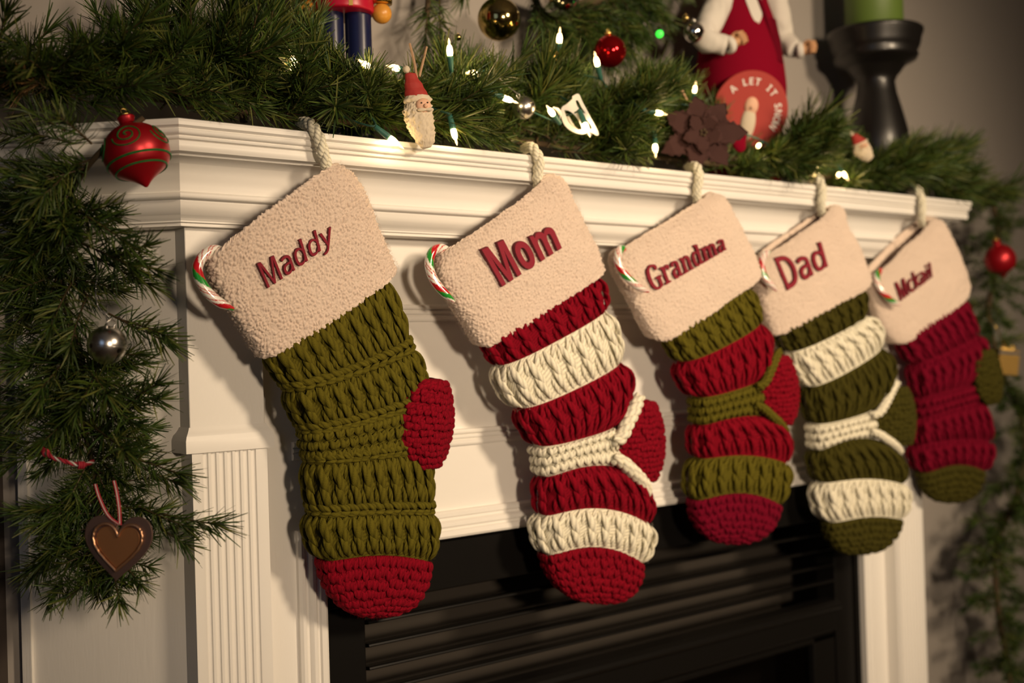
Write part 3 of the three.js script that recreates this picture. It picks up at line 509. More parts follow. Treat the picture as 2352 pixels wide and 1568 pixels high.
const STOCK = [
  { label: 'green crocheted stocking with red heel and toe, its fleece cuff embroidered Maddy', yaw: 0.0, fine: true, z: .075, pivot: [770, 370], scale: 1, cuffRes: [560, 170], curl: 1.1, backRise: -.014,
    rows: [{ L: [602, 812], R: [890, 628], sag: 2, T: .8 }, { L: [648, 896], R: [950, 792], sag: 6 }, { L: [684, 992], R: [985, 906], sag: 6 }, { L: [698, 1056], R: [975, 1024], sag: 0 }, { L: [705, 1176], R: [993, 1172], sag: -6 }, { L: [722, 1284], R: [990, 1286], sag: -16 }],
    stripes: [CABLE('green', { chain: true, a: .02, b: .9, br: 1 }), CABLE('green', { chain: true, b: .9, Rm: [974, 848] }), PLAIN('green', { count: 3, chain: true, br: 0 }), CABLE('green', { chain: true, b: .9, br: 8 }), CABLE('green', { br: 12, bl: 14 })],
    toe: { color: 'red', tip: [868, 1412], label: 'red rounded toe' }, heel: { color: 'red', top: [1000, 866], bottom: [984, 1070], out: [1050, 972], inn: [908, 962], label: 'red round heel' },
    cuff: { top: [[474, 592], [552, 520], [640, 455], [706, 408], [772, 368]], right: [[772, 368], [808, 392], [842, 452], [880, 545], [912, 618]], bottom: [[592, 826], [640, 806], [700, 768], [800, 700], [886, 640], [912, 618]], left: [[474, 592], [480, 632], [520, 710], [560, 775], [592, 826]] },
    name: { text: 'Maddy', font: 'sans', start: [606, 664], end: [762, 552], up0: [-18, -40], up1: [-6, -30], fat: .008, sag: 4 }, loop: [[690, 283, .03], [702, 282, .055], [718, 290, .078], [733, 318, .084], [742, 350, .084], [750, 384, .078], [756, 402, .07]] },
  { label: 'burgundy and cream striped stocking, its fleece cuff embroidered Mom in thick letters', yaw: 0.07, fine: true, z: .075, pivot: [1255, 400], scale: 1.0, backRise: -.020, cuffRes: [480, 146],
    rows: [{ L: [1100, 780], R: [1378, 626], sag: 0, T: .8 }, { L: [1130, 846], R: [1394, 705], sag: 2 }, { L: [1177, 944], R: [1428, 824], sag: 4 }, { L: [1222, 1026], R: [1412, 972], sag: 2 }, { L: [1230, 1094], R: [1440, 1074], sag: -16 }, { L: [1226, 1180], R: [1494, 1204], sag: -24 }, { L: [1236, 1270], R: [1476, 1294], sag: -26 }],
    stripes: [CABLE('red', { bl: 2, br: 4 }), CABLE('cream', { bl: 14, br: 8 }), CABLE('red', { bl: 6, Rm: [1448, 888] }), PLAIN('cream', { count: 3, bl: 3, Rm: [1410, 1010] }), CABLE('red', { bl: 2, Rm: [1492, 1140] }), CABLE('cream', { bl: 10, br: 12 })],
    toe: { color: 'red', tip: [1370, 1382] }, heel: { color: 'red', top: [1484, 914], bottom: [1488, 1102], out: [1536, 1014], inn: [1416, 1020] },
    strap: [[[1404, 1000], [1425, 966], [1448, 934], [1468, 908]], [[1404, 1050], [1432, 1072], [1462, 1098], [1486, 1128]]], strapColor: 'cream', strapR: .0075,
    cuff: { top: [[1002, 582], [1058, 542], [1122, 498], [1188, 450], [1256, 398]], right: [[1256, 398], [1288, 408], [1328, 480], [1366, 558], [1386, 620]], bottom: [[1088, 790], [1110, 792], [1160, 764], [1218, 727], [1300, 675], [1386, 620]], left: [[1002, 582], [998, 618], [1026, 690], [1059, 745], [1088, 790]] },
    name: { text: 'Mom', font: 'bold', start: [1142, 660], end: [1288, 566], up0: [-34, -60], up1: [-20, -46], fat: .02, thick: .0075 }, loop: [[1204, 342, .03], [1214, 338, .055], [1226, 342, .078], [1238, 366, .084], [1237, 388, .08], [1234, 412, .074], [1236, 428, .066]] },
  { label: 'green and red striped stocking, its fleece cuff embroidered Grandma in serif letters', yaw: 0.13, z: .075, pivot: [1625, 440], scale: .98, backRise: -.010, cuffRes: [400, 120],
    rows: [{ L: [1520, 766], R: [1720, 654], sag: 0, T: .8 }, { L: [1552, 836], R: [1748, 734], sag: 4 }, { L: [1588, 914], R: [1744, 866], sag: 2 }, { L: [1590, 976], R: [1752, 952], sag: -8 }, { L: [1588, 1050], R: [1810, 1064], sag: -12 }, { L: [1579, 1146], R: [1793, 1160], sag: -20 }],
    stripes: [CABLE('green', { bl: 4, br: 4 }), CABLE('red', { bl: 14, Rm: [1768, 800] }), PLAIN('green', { count: 3, bl: 1, Rm: [1746, 906] }), CABLE('red', { bl: 6, Rm: [1808, 1000] }), CABLE('green', { bl: 10, br: 8 })],
    toe: { color: 'wine', tip: [1680, 1246], label: 'red rounded toe' }, heel: { color: 'red', top: [1792, 812], bottom: [1804, 974], out: [1843, 892], inn: [1744, 902], label: 'red round heel' },
    strap: [[[1734, 878], [1752, 852], [1772, 822], [1790, 804]], [[1730, 930], [1756, 950], [1782, 968], [1804, 986]]], strapColor: 'green', strapR: .0055,
    cuff: { top: [[1402, 580], [1446, 549], [1516, 508], [1582, 468], [1630, 440]], right: [[1630, 440], [1660, 448], [1692, 506], [1730, 576], [1746, 622]], bottom: [[1488, 774], [1510, 780], [1576, 748], [1649, 695], [1715, 650], [1746, 622]], left: [[1402, 580], [1402, 612], [1440, 690], [1470, 745], [1488, 774]] },
    name: { text: 'Grandma', font: 'serif', start: [1494, 672], end: [1666, 572], up0: [-16, -40], up1: [-6, -25], fat: -.012, bend: .12 }, loop: [[1580, 384, .035], [1590, 381, .06], [1602, 386, .08], [1606, 408, .084], [1602, 430, .08], [1600, 452, .074], [1602, 466, .066]] },
  { label: 'dark green and cream striped stocking, its fleece cuff embroidered Dad', yaw: 0.19, z: .075, pivot: [1905, 468], scale: .98, cuffRes: [320, 96], backRise: .0,
    rows: [{ L: [1776, 756], R: [1976, 656], sag: 0, T: .8 }, { L: [1800, 812], R: [1972, 728], sag: 2 }, { L: [1842, 894], R: [2026, 790], sag: 4 }, { L: [1858, 974], R: [2002, 934], sag: 2 }, { L: [1862, 1034], R: [2008, 1006], sag: -12 }, { L: [1870, 1106], R: [2076, 1110], sag: -10 }, { L: [1888, 1198], R: [2070, 1190], sag: -10 }],
    stripes: [CABLE('dark', { bl: 2, br: 14 }), CABLE('cream', { bl: 4, Rm: [2014, 738] }), CABLE('dark', { bl: 4, Rm: [2050, 862] }), PLAIN('cream', { count: 3, bl: 2, Rm: [2004, 968] }), CABLE('dark', { bl: 8, Rm: [2070, 1058] }), CABLE('cream', { bl: 14, br: 12 })],
    toe: { color: 'dark', tip: [1976, 1270] }, heel: { color: 'dark', top: [2070, 884], bottom: [2082, 1020], out: [2111, 950], inn: [2002, 956] },
    strap: [[[2000, 944], [2020, 920], [2040, 894], [2060, 876]], [[1998, 990], [2022, 1004], [2046, 1018], [2068, 1036]]], strapColor: 'cream', strapR: .0058,
    cuff: { top: [[1738, 594], [1790, 556], [1832, 526], [1880, 494], [1910, 470]], right: [[1910, 470], [1930, 474], [1952, 530], [1980, 588], [1996, 636]], bottom: [[1766, 774], [1786, 766], [1850, 730], [1898, 704], [1978, 660], [1996, 636]], left: [[1738, 594], [1730, 624], [1742, 698], [1756, 744], [1766, 774]] },
    name: { text: 'Dad', font: 'sans', start: [1800, 668], end: [1902, 608], up0: [-22, -52], up1: [-10, -36], fat: .022 }, loop: [[1862, 412, .035], [1871, 408, .06], [1882, 412, .08], [1889, 436, .084], [1887, 460, .082], [1886, 480, .076], [1888, 494, .066]] },
  { label: 'plain burgundy stocking with dark green heel and toe, last in the row', yaw: 0.25, z: .072, pivot: [2140, 496], scale: .98, cuffRes: [240, 72], backRise: .010,
    rows: [{ L: [2056, 776], R: [2206, 676], sag: 0, T: .8 }, { L: [2087, 838], R: [2244, 764], sag: 2 }, { L: [2101, 912], R: [2230, 876], sag: 0 }, { L: [2098, 960], R: [2250, 914], sag: -4 }, { L: [2092, 1020], R: [2276, 1014], sag: -8 }, { L: [2106, 1084], R: [2258, 1082], sag: -16 }],
    stripes: [CABLE('wine', { bl: 2, br: 6 }), CABLE('wine', { bl: 2, Rm: [2262, 806] }), PLAIN('wine', { count: 2, bl: 2, Rm: [2236, 896] }), CABLE('wine', { bl: 4, br: 8 }), CABLE('wine', { bl: 6, br: 10 })],
    toe: { color: 'dark', tip: [2184, 1152], label: 'dark green rounded toe' }, heel: { color: 'dark', top: [2262, 796], bottom: [2276, 922], out: [2312, 866], inn: [2228, 872], label: 'dark green round heel' },
    cuff: { top: [[1992, 638], [2041, 590], [2073, 558], [2112, 524], [2136, 500]], right: [[2136, 500], [2158, 500], [2176, 532], [2208, 604], [2224, 650]], bottom: [[2044, 790], [2066, 786], [2100, 764], [2137, 738], [2206, 682], [2224, 650]], left: [[1992, 638], [1990, 668], [2010, 736], [2028, 774], [2044, 790]] },
    name: { text: 'Mckail', font: 'sans', start: [2064, 692], end: [2140, 634], up0: [-10, -29], up1: [-3, -22], fat: .012 }, loop: [[2092, 436, .035], [2100, 434, .06], [2110, 438, .08], [2118, 462, .084], [2118, 486, .082], [2116, 504, .076], [2118, 516, .066]] },
];
const made = STOCK.map(makeStocking);

// ------------------------------------------------------------------ candy canes hooked over the cuffs
function candyCane(px, si, lift, label) {
  const { mid, N, CT } = made[si], pts = px.map(([x, y], i) => mid(x, y).addScaledVector(N, lift[i] ?? lift[0]));
  const t = thing('candy_cane', label, 'candy cane', 'candy canes on the stocking cuffs');
  const r = 0.0056, g = taperTube(pts, [r * .35, r, r, r, r, r, r, r, r, r, r * .9, r * .35], 120, 28), u = g.attributes.uv, len = curve(pts).getLength(), col = [];
  for (let i = 0; i < u.count; i++) {
    let a = (u.getX(i) + u.getY(i) * len / 0.052 + si * .23) % 1; if (a < 0) a += 1;
    const c = a < .24 ? [.52, .012, .02] : a < .46 ? [.02, .28, .035] : (a > .58 && a < .62) || (a > .67 && a < .71) || (a > .86 && a < .9) ? [.55, .05, .04] : [.86, .82, .74]; col.push(...c);
  }
  g.setAttribute('color', new THREE.Float32BufferAttribute(col, 3));
  obj('stick', g, M.candy, t); return t;
}
candyCane([[560, 640], [520, 586], [488, 574], [460, 592], [448, 618], [452, 646], [468, 674], [490, 694], [516, 708]], 0, [-.002, 0, .002, .004, .006, .010, .014, .018, .022], 'red, green and white striped candy cane on the Maddy cuff');
candyCane([[1070, 640], [1040, 590], [1012, 570], [990, 578], [980, 604], [982, 632], [994, 658], [1008, 676], [1022, 692]], 1, [-.002, 0, .002, .004, .006, .010, .014, .018, .022], 'red, green and white striped candy cane on the Mom cuff');
candyCane([[1470, 640], [1446, 590], [1424, 572], [1408, 578], [1402, 602], [1410, 626], [1424, 646], [1440, 660], [1456, 668]], 2, [-.002, 0, .008, .014, .018, .022, .027, .031, .034], 'red, green and white striped candy cane on the Grandma cuff');
candyCane([[1800, 640], [1776, 596], [1754, 582], [1738, 594], [1732, 616], [1736, 638], [1746, 654], [1754, 666]], 3, [-.002, 0, .008, .014, .018, .022, .027, .031], 'striped candy cane mostly hidden between the Grandma and Dad cuffs');
candyCane([[2060, 690], [2040, 640], [2018, 622], [2002, 630], [1998, 648], [2004, 668], [2016, 686], [2036, 700]], 4, [-.002, 0, .008, .014, .018, .024, .029, .034], 'red and white striped candy cane on the cuff of the burgundy stocking');

// ------------------------------------------------------------------ evergreen sprigs
// one sprig: a twig standing on the origin along +y, one unit of length, set with flat needles
function sprigGeo(n, needle, wide, tones, opts = {}) {
  const p = [], nr = [], c = [], idx = [];
  const bend = rr(-.12, .12), axis = (t) => V(bend * t * t, t, rr(-.0, .0)), put = (v, q, col) => { p.push(v.x, v.y, v.z); nr.push(q.x, q.y, q.z); c.push(...col); return p.length / 3 - 1; };
  for (let j = 0; j < 5; j++) {                                  // twig
    for (let s = 0; s < 6; s++) { const t = s / 5, a = j / 5 * Math.PI * 2, r = .018 * (1 - .6 * t), o = V(Math.cos(a), 0, Math.sin(a)); put(axis(t).addScaledVector(o, r), o, [.075, .05, .022]); }
  }
  for (let j = 0; j < 5; j++) for (let s = 0; s < 5; s++) { const a = j * 6 + s, b = (j + 1) % 5 * 6 + s; idx.push(a, a + 1, b, b, a + 1, b + 1); }
  for (let i = 0; i < n; i++) {
    const tip = i > n * .84, t = tip ? rr(.93, 1) : rr(opts.bare ?? .06, 1), a = i * 2.39996 + rr(-.3, .3), o = axis(t);
    const th = (tip ? rr(.05, .75) : lerp(1.12, .62, t) + rr(-.22, .22)), L = needle * rr(.75, 1.12), rad = V(Math.cos(a), 0, Math.sin(a));
    const d = V(bend * 2 * t, 1, 0).normalize().multiplyScalar(Math.cos(th)).addScaledVector(rad, Math.sin(th)).normalize(), curl = V(rr(-.12, .12), rr(.0, .22), rr(-.12, .12));
    const side = V().crossVectors(d, V(rr(-1, 1), rr(-1, 1), rr(-1, 1))).normalize(), up = V().crossVectors(side, d).normalize();
    const tone = tones[Math.floor(rnd() * tones.length)], k = rr(.7, 1.25), col = tone.map((x) => x * k);
    const at = (s) => o.clone().addScaledVector(d, L * s).addScaledVector(curl, L * s * s), base = p.length / 3;
    for (const [s, w] of [[0, .7], [.5, 1], [1, .42]]) { const m = at(s), h = wide * w; put(m.clone().addScaledVector(side, -h), up.clone().addScaledVector(side, -.5).normalize(), col); put(m.clone().addScaledVector(up, h * .45), up, col); put(m.clone().addScaledVector(side, h), up.clone().addScaledVector(side, .5).normalize(), col); }
    for (let s = 0; s < 2; s++) for (let j = 0; j < 2; j++) { const q = base + s * 3 + j; idx.push(q, q + 1, q + 3, q + 3, q + 1, q + 4); }
  }
  const g = new THREE.BufferGeometry();
  g.setAttribute('position', new THREE.Float32BufferAttribute(p, 3)); g.setAttribute('normal', new THREE.Float32BufferAttribute(nr, 3)); g.setAttribute('color', new THREE.Float32BufferAttribute(c, 3)); g.setIndex(idx);
  return g;
}
const G1 = [.042, .080, .010], G2 = [.062, .098, .011], G3 = [.027, .060, .012], G4 = [.115, .130, .024];
const SPRIG = { full: [], fine: [], tan: [] };
for (let i = 0; i < 5; i++) SPRIG.full.push(sprigGeo(84, .37, .0112, [G1, G1, G2, G3, G2, G4]));
for (let i = 0; i < 4; i++) SPRIG.fine.push(sprigGeo(96, .27, .0105, [G1, G3, G3, G2]));
for (let i = 0; i < 2; i++) SPRIG.tan.push(sprigGeo(90, .30, .012, [[.30, .17, .06], [.22, .12, .04], G4]));
// what hangs or stands in the greenery keeps free of needles: [x, y, radius across, radius up, depth in front of which nothing grows (0: none at all)]
const CLEAR = [[965, 265, 62, 105, .10], [1722, 250, 85, 85, .02], [1615, 300, 95, 95, .07], [1332, 268, 52, 55, .08], [1205, 245, 42, 42, .07], [1982, 340, 40, 46, .06], [1693, 318, 26, 32, .06], [1402, 116, 50, 50, .04], [1146, 44, 60, 60, 0], [1592, 76, 36, 36, .02], [2290, 600, 62, 72, .03], [2312, 820, 60, 62, .03], [822, 30, 70, 76, 0], [905, 70, 48, 78, 0], [1710, 80, 150, 110, 0], [1520, 90, 40, 30, .03], [2035, 170, 110, 150, 0], [1886, 440, 20, 44, .05], [2114, 472, 20, 44, .05], [1603, 415, 20, 40, .05], [1232, 368, 22, 44, .05], [724, 320, 30, 50, .05]];
const CLEAR_SIDE = [[314, 345, 92, 96], [246, 780, 66, 74], [236, 680, 30, 60], [272, 1240, 106, 100], [248, 1140, 44, 60], [155, 1050, 74, 34]];
const blocked = (from, to, reach, side) => {
  for (const k of [.25, .5, .75, 1, 1.15]) { const p = from.clone().lerp(to, k), s = p.clone().project(camera), x = (s.x + 1) / 2 * IW, y = (1 - s.y) / 2 * IH, m = reach * FOCAL / p.distanceTo(camera.position) * (k > .9 ? .7 : 1);
    for (const [cx, cy, rx, ry, z] of side ? CLEAR_SIDE : CLEAR) if (((x - cx) / (rx + m)) ** 2 + ((y - cy) / (ry + m)) ** 2 < 1 && (side ? p.clone().sub(FACE_0).dot(FACE_N) > .085 : z === 0 || p.z > z - .035)) return true; }
  return false;
};
function addSprig(parent, from, to, kind = 'full', size = 1) {     // grows from one point to another
  const list = SPRIG[kind], m = new THREE.Mesh(list[Math.floor(rnd() * list.length)], M.needle), d = to.clone().sub(from), l = d.length();
  m.name = 'sprig'; m.castShadow = m.receiveShadow = true;
  m.position.copy(from); m.quaternion.setFromUnitVectors(UPY, d.normalize()).multiply(new THREE.Quaternion().setFromAxisAngle(UPY, rnd() * 6.28)); m.scale.set(Math.max(.075, l * .8) * size, l, Math.max(.075, l * .8) * size);
  parent.add(m); return m;
}
// --- the garland along the shelf
const g1 = thing('pine_garland', 'green artificial pine garland lying along the top of the cream mantel', 'garland');
const lineTop = [V(-0.23, TOP + .03, -.10), V(-.06, TOP + .05, -.02), V(.1, TOP + .05, .0), V(.35, TOP + .045, .01), V(.6, TOP + .05, .0), V(.9, TOP + .045, .0), V(1.15, TOP + .045, -.01), V(1.38, TOP + .05, -.04), V(1.50, TOP + .06, -.05), V(1.60, TOP + .05, -.05), V(1.66, TOP - .01, -.05)];
{
  obj('stem', tube(lineTop, .006, 90, 7), M.stem, g1);
  const c = curve(lineTop), N = 299, gap = (p) => p.x > .27 && p.x < .37;
  const tall = (x) => x < .02 ? .10 : x < .27 ? .17 : x < .36 ? .075 : x < .95 ? .13 : x < 1.2 ? .105 : x < 1.42 ? .095 : .13;
  for (let i = 0; i < N; i++) {
    const t = clamp((i + rnd()) / N, 0, 1), p = c.getPointAt(t), H = tall(p.x);
    for (let tries = 0; tries < 70; tries++) {
      const e = rr(-1.0, 2.6), s = rr(-1, 1), l = rr(.08, .135), f = p.clone().add(V(rr(-.02, .02), rr(-.02, .02), rr(-.02, .025)));
      const d = V(s * .8, Math.sin(e) * .8 + .12, Math.cos(e)).normalize(), q = f.clone().addScaledVector(d, l);
      if (q.y > TOP + H * rr(.75, 1.08) || q.z < -.125 || q.z > .10) continue;
      if (q.z < .08 && q.y < TOP + .018) continue;
      if (q.y < TOP + (rnd() < .94 ? .016 : -.02) && p.x < 1.45) continue;
      if (q.x > 1.80 || blocked(f, q, .02)) continue;
      addSprig(g1, f, q, 'full', rr(.85, 1.1)); break;
    }
  }
}
const tips = (parent, list, place, side) => { for (const [x0, y0, z0, x1, y1, z1, kind, size] of list) { const a = place(x0, y0, z0), b = place(x1, y1, z1); if (!blocked(a, b, .006, side)) addSprig(parent, a, b, kind || 'full', size || 1); } };
const g5 = thing('pine_garland', 'second strand of pine garland heaped behind the lights at the foot of the figurines', 'garland');
{
  const P5 = [V(.02, TOP + .05, -.07), V(.2, TOP + .06, -.08), V(.42, TOP + .05, -.05), V(.6, TOP + .075, -.04), V(.8, TOP + .08, -.03), V(1.0, TOP + .065, -.02), V(1.2, TOP + .05, -.02), V(1.4, TOP + .04, -.0)];
  obj('stem', tube(P5, .005, 80, 7), M.stem, g5);
  const c = curve(P5), N = 299, top = (x) => x < .27 ? .15 : x < .37 ? .085 : x < .95 ? .15 : x < 1.1 ? .125 : x < 1.25 ? .10 : .075;
  for (let i = 0; i < N; i++) {
    const p = c.getPointAt(clamp((i + rnd()) / N, 0, 1));
    for (let tries = 0; tries < 70; tries++) {
      const e = rr(-.5, 2.0), s = rr(-1, 1), l = rr(.075, .125), f = p.clone().add(V(rr(-.02, .02), rr(-.02, .02), rr(-.01, .03))), d = V(s * .8, Math.sin(e) * .8 + .1, Math.cos(e)).normalize(), q = f.clone().addScaledVector(d, l);
      if (q.y > TOP + top(p.x) * rr(.8, 1.06) || q.z < -.125 || q.z > .10 || q.y < TOP + .03 || blocked(f, q, .02)) continue;
      addSprig(g5, f, q, 'full', rr(.85, 1.1)); break;
    }
  }
}
const g6 = thing('pine_garland', 'short pine tips tucked along the front edge of the shelf under the lights', 'garland');
{
  const P6 = [V(.04, TOP + .03, .0), V(.3, TOP + .03, .01), V(.6, TOP + .03, .01), V(.9, TOP + .03, .01), V(1.2, TOP + .03, .01), V(1.45, TOP + .03, .0)];
  obj('stem', tube(P6, .004, 80, 7), M.stem, g6);
  const c = curve(P6), N = 230;
  for (let i = 0; i < N; i++) {
    const p = c.getPointAt(clamp((i + rnd()) / N, 0, 1));
    for (let tries = 0; tries < 60; tries++) {
      const e = rr(-.25, 1.5), s = rr(-1.3, 1.3), l = rr(.055, .09), d = V(s, Math.sin(e), Math.cos(e)).normalize(), f = p.clone().add(V(0, rr(-.012, .03), rr(-.015, .01))), q = f.clone().addScaledVector(d, l);
      if (q.y < TOP + .012 || q.z > .085 || q.y > TOP + .11 || blocked(f, q, .016)) continue;
      addSprig(g6, f, q, 'full', rr(.85, 1.1)); break;
    }
  }
}
// the tall boughs that stand up at the near end, and the ones hanging over the edge
const g2 = thing('pine_bough', 'tall dark green pine bough standing up behind the near end of the garland', 'greenery');
tips(g2, [[470, 230, -.03, 440, 60, -.02], [500, 220, -.02, 530, 40, 0], [560, 240, -.02, 600, 90, .02], [600, 200, -.03, 640, 20, -.02], [620, 230, -.01, 700, 90, .03], [420, 240, -.02, 360, 90, .0], [400, 200, -.04, 330, 30, -.05], [540, 160, -.05, 560, -40, -.05], [640, 150, -.05, 690, -30, -.05], [450, 130, -.05, 420, -40, -.05], [360, 120, -.06, 300, -20, -.07], [280, 160, -.06, 220, 30, -.06], [250, 200, -.05, 170, 90, -.05], [680, 160, -.04, 730, 30, -.04], [580, 250, 0, 560, 140, .05], [500, 260, .01, 470, 150, .06], [660, 250, .01, 690, 160, .06], [700, 240, .0, 740, 140, .04], [180, 220, -.08, 90, 120, -.09], [150, 240, -.08, 60, 190, -.09], [610, 110, -.06, 610, -60, -.06], [500, 90, -.07, 480, -70, -.07], [390, 90, -.08, 380, -60, -.08]], (x, y, z) => at(x, y, z));
obj('stem', tube([at(560, 280, -.04), at(550, 160, -.05), at(540, 0, -.06)], .005, 16, 6), M.stem, g2);
// --- the strand hanging down the angled side
const g3 = thing('hanging_garland', 'pine garland strand hanging down the angled side panel of the mantel', 'garland');
const lineL = [[330, 270, .12], [250, 330, .13], [170, 430, .10], [130, 560, .07], [150, 700, .06], [190, 830, .06], [190, 960, .06], [215, 1080, .06], [230, 1200, .06], [250, 1320, .06]];
obj('stem', tube(lineL.map((q) => atFace(...q)), .003, 80, 7), M.stem, g3);
tips(g3, [
  [200, 400, .11, 345, 440, .16], [230, 410, .12, 380, 470, .14], [150, 420, .10, 30, 380, .12], [160, 400, .1, 60, 440, .15], [150, 470, .09, 290, 540, .14], [140, 500, .08, 10, 540, .10], [140, 540, .08, 300, 600, .12], [250, 590, .08, 352, 625, .12], [220, 590, .08, 340, 660, .10], [240, 600, .09, 330, 560, .13], [130, 580, .07, 0, 650, .10], [130, 600, .07, 220, 700, .14], [140, 640, .06, 30, 740, .08], [150, 690, .06, 280, 720, .10], [250, 720, .06, 385, 790, .08], [280, 735, .06, 380, 760, .10], [160, 730, .06, 60, 830, .10], [180, 790, .06, 90, 900, .13], [180, 830, .06, 260, 900, .13], [190, 860, .06, 40, 960, .08], [195, 880, .06, 300, 970, .10], [260, 930, .06, 365, 905, .08], [270, 950, .06, 360, 870, .10], [190, 930, .06, 100, 1010, .12], [200, 970, .06, 300, 1040, .13], [190, 1000, .06, 20, 1030, .08], [180, 1010, .06, 0, 1075, .10], [210, 1020, .06, 120, 1110, .10], [260, 1040, .06, 418, 1080, .09], [280, 1050, .06, 410, 1120, .07], [220, 1080, .06, 330, 1150, .10], [215, 1100, .06, 120, 1200, .09], [220, 1120, .06, 110, 1270, .08], [290, 1150, .06, 420, 1210, .09], [330, 1170, .06, 495, 1215, .09], [320, 1190, .06, 430, 1240, .07], [225, 1160, .06, 90, 1300, .07], [180, 1240, .06, 60, 1300, .06], [170, 1260, .06, 125, 1380, .07], [150, 1220, .06, 70, 1330, .05], [240, 1240, .06, 200, 1330, .08], [250, 1280, .06, 285, 1380, .10], [250, 1290, .06, 220, 1370, .06], [260, 1280, .06, 345, 1300, .05], [250, 1260, .06, 330, 1340, .08],
  [110, 470, .07, -40, 450, .07], [110, 620, .06, -20, 700, .05], [130, 880, .05, -10, 900, .06], [170, 640, .08, 110, 740, .13], [150, 520, .10, 200, 620, .15], [200, 680, .08, 150, 790, .12], [230, 830, .06, 190, 930, .13], [250, 990, .06, 230, 1090, .13], [170, 330, .12, 60, 300, .14], [260, 300, .14, 180, 250, .17], [210, 330, .14, 140, 260, .18], [280, 290, .14, 230, 220, .18], [220, 360, .13, 240, 440, .18], [180, 370, .11, 110, 450, .16], [310, 280, .12, 350, 210, .14], [150, 300, .12, 30, 240, .12], [100, 330, .1, -30, 300, .1],
], (x, y, z) => atFace(x, y, z), true);
for (let i = 0; i < 220; i++) {
  const c = curve(lineL.map((q) => atFace(...q))), t = (i + rnd()) / 220, p = c.getPointAt(t), a = rr(-2.6, 2.6), l = rr(.05, .085) * (t > .9 ? .8 : 1), o = rr(-.25, .9), q = p.clone().addScaledVector(FACE_D, Math.sin(a) * l * .9).addScaledVector(UPY, -Math.abs(Math.cos(a)) * l * .7 + .01).addScaledVector(FACE_N, o * l);
  if (q.clone().sub(FACE_0).dot(FACE_N) < .0) continue;
  if (t < .22 && q.clone().sub(FACE_0).dot(FACE_N) < .085) continue;
  if (blocked(p, q, .02, true)) continue;
  addSprig(g3, p, q, rnd() < .5 ? 'fine' : 'full', .95);
}
const tan = thing('tan_sprig', 'tan evergreen tips among the dark greenery above the angled side', 'greenery');  // evergreen tips in a tan tone
tips(tan, [[60, 215, .13, -30, 185, .14, 'tan'], [90, 200, .14, 10, 170, .15, 'tan'], [110, 205, .14, 60, 165, .15, 'tan'], [60, 190, .13, -20, 150, .14, 'tan']], (x, y, z) => atFace(x, y, z));
// --- the strand hanging at the far end
const g4 = thing('hanging_garland', 'dark pine garland strand hanging down beyond the far end of the mantel', 'garland');
const lineR = [[2225, 400, -.06], [2280, 470, -.05], [2290, 600, -.05], [2270, 720, -.05], [2300, 850, -.05], [2350, 980, -.05], [2340, 1120, -.05], [2290, 1250, -.05], [2290, 1380, -.05], [2310, 1500, -.05], [2330, 1640, -.05]];
{
  const c = curve(lineR.map((q) => at(...q)));
  obj('stem', tube(lineR.map((q) => at(...q)), .006, 70, 7), M.stem, g4);
  for (let i = 0; i < 190; i++) {
    const t = (i + rnd()) / 190, p = c.getPointAt(t), a = rr(-2.7, 2.7), l = rr(.06, .115), z = rr(-.5, .9), q = p.clone().add(V(Math.sin(a) * l, -Math.abs(Math.cos(a)) * l * .6 + .015, z * l * .7));
    if (q.z < -.15) continue; if (q.x < 1.53 && q.y < TOP + .01) continue;
    const s = q.clone().project(camera), sx = (s.x + 1) / 2 * IW, sy = (1 - s.y) / 2 * IH;
    if (sy > 500 && sy < 700 && sx < 2200) continue; if (sy > 1120 && sx < 2195) continue;
    if (blocked(p, q, .018)) continue;
    addSprig(g4, p, q, rnd() < .4 ? 'full' : 'fine', .95);
  }
}
// --- evergreen wreath on the wall above, of which the lower rim shows
const wr = thing('evergreen_wreath', 'dark evergreen wreath hanging on the wall above the garland, hung with gold and silver balls', 'wreath');
{
  const C = at(1270, -275, -.12), R = .19, ring = Array.from({ length: 24 }, (_, i) => { const a = i / 24 * Math.PI * 2; return C.clone().add(V(Math.cos(a) * R, Math.sin(a) * R, 0)); });
  obj('ring', tube(ring, .008, 80, 8, true), M.stem, wr);
  for (let i = 0; i < 300; i++) {
    const a = (i + rnd()) / 300 * Math.PI * 2, low = Math.sin(a) < -.2, p = C.clone().add(V(Math.cos(a) * R, Math.sin(a) * R, 0)); if (!low && i % 2) continue;
    const k = rr(-1.1, 1.1), d = V(Math.cos(a) * Math.cos(k) - Math.sin(a) * .5 * Math.sin(k), Math.sin(a) * Math.cos(k) + Math.cos(a) * Math.sin(k), rr(.0, .75)).normalize();
    const q = p.clone().addScaledVector(d, rr(.07, .11)); if (blocked(p, q, .015)) continue;
    addSprig(wr, p, q, rnd() < .5 ? 'full' : 'fine', .9);
  }
  obj('stem', tube([C.clone().add(V(-R * .97, -R * .2, 0)), at(985, -120, -.115), at(985, -20, -.11), at(980, 40, -.10)], .004, 16, 6), M.stem, wr);
  tips(wr, [[985, -20, -.11, 975, 120, -.08], [960, -10, -.11, 940, 60, -.07], [1010, 0, -.11, 1010, 90, -.07]], (x, y, z) => at(x, y, z));
}

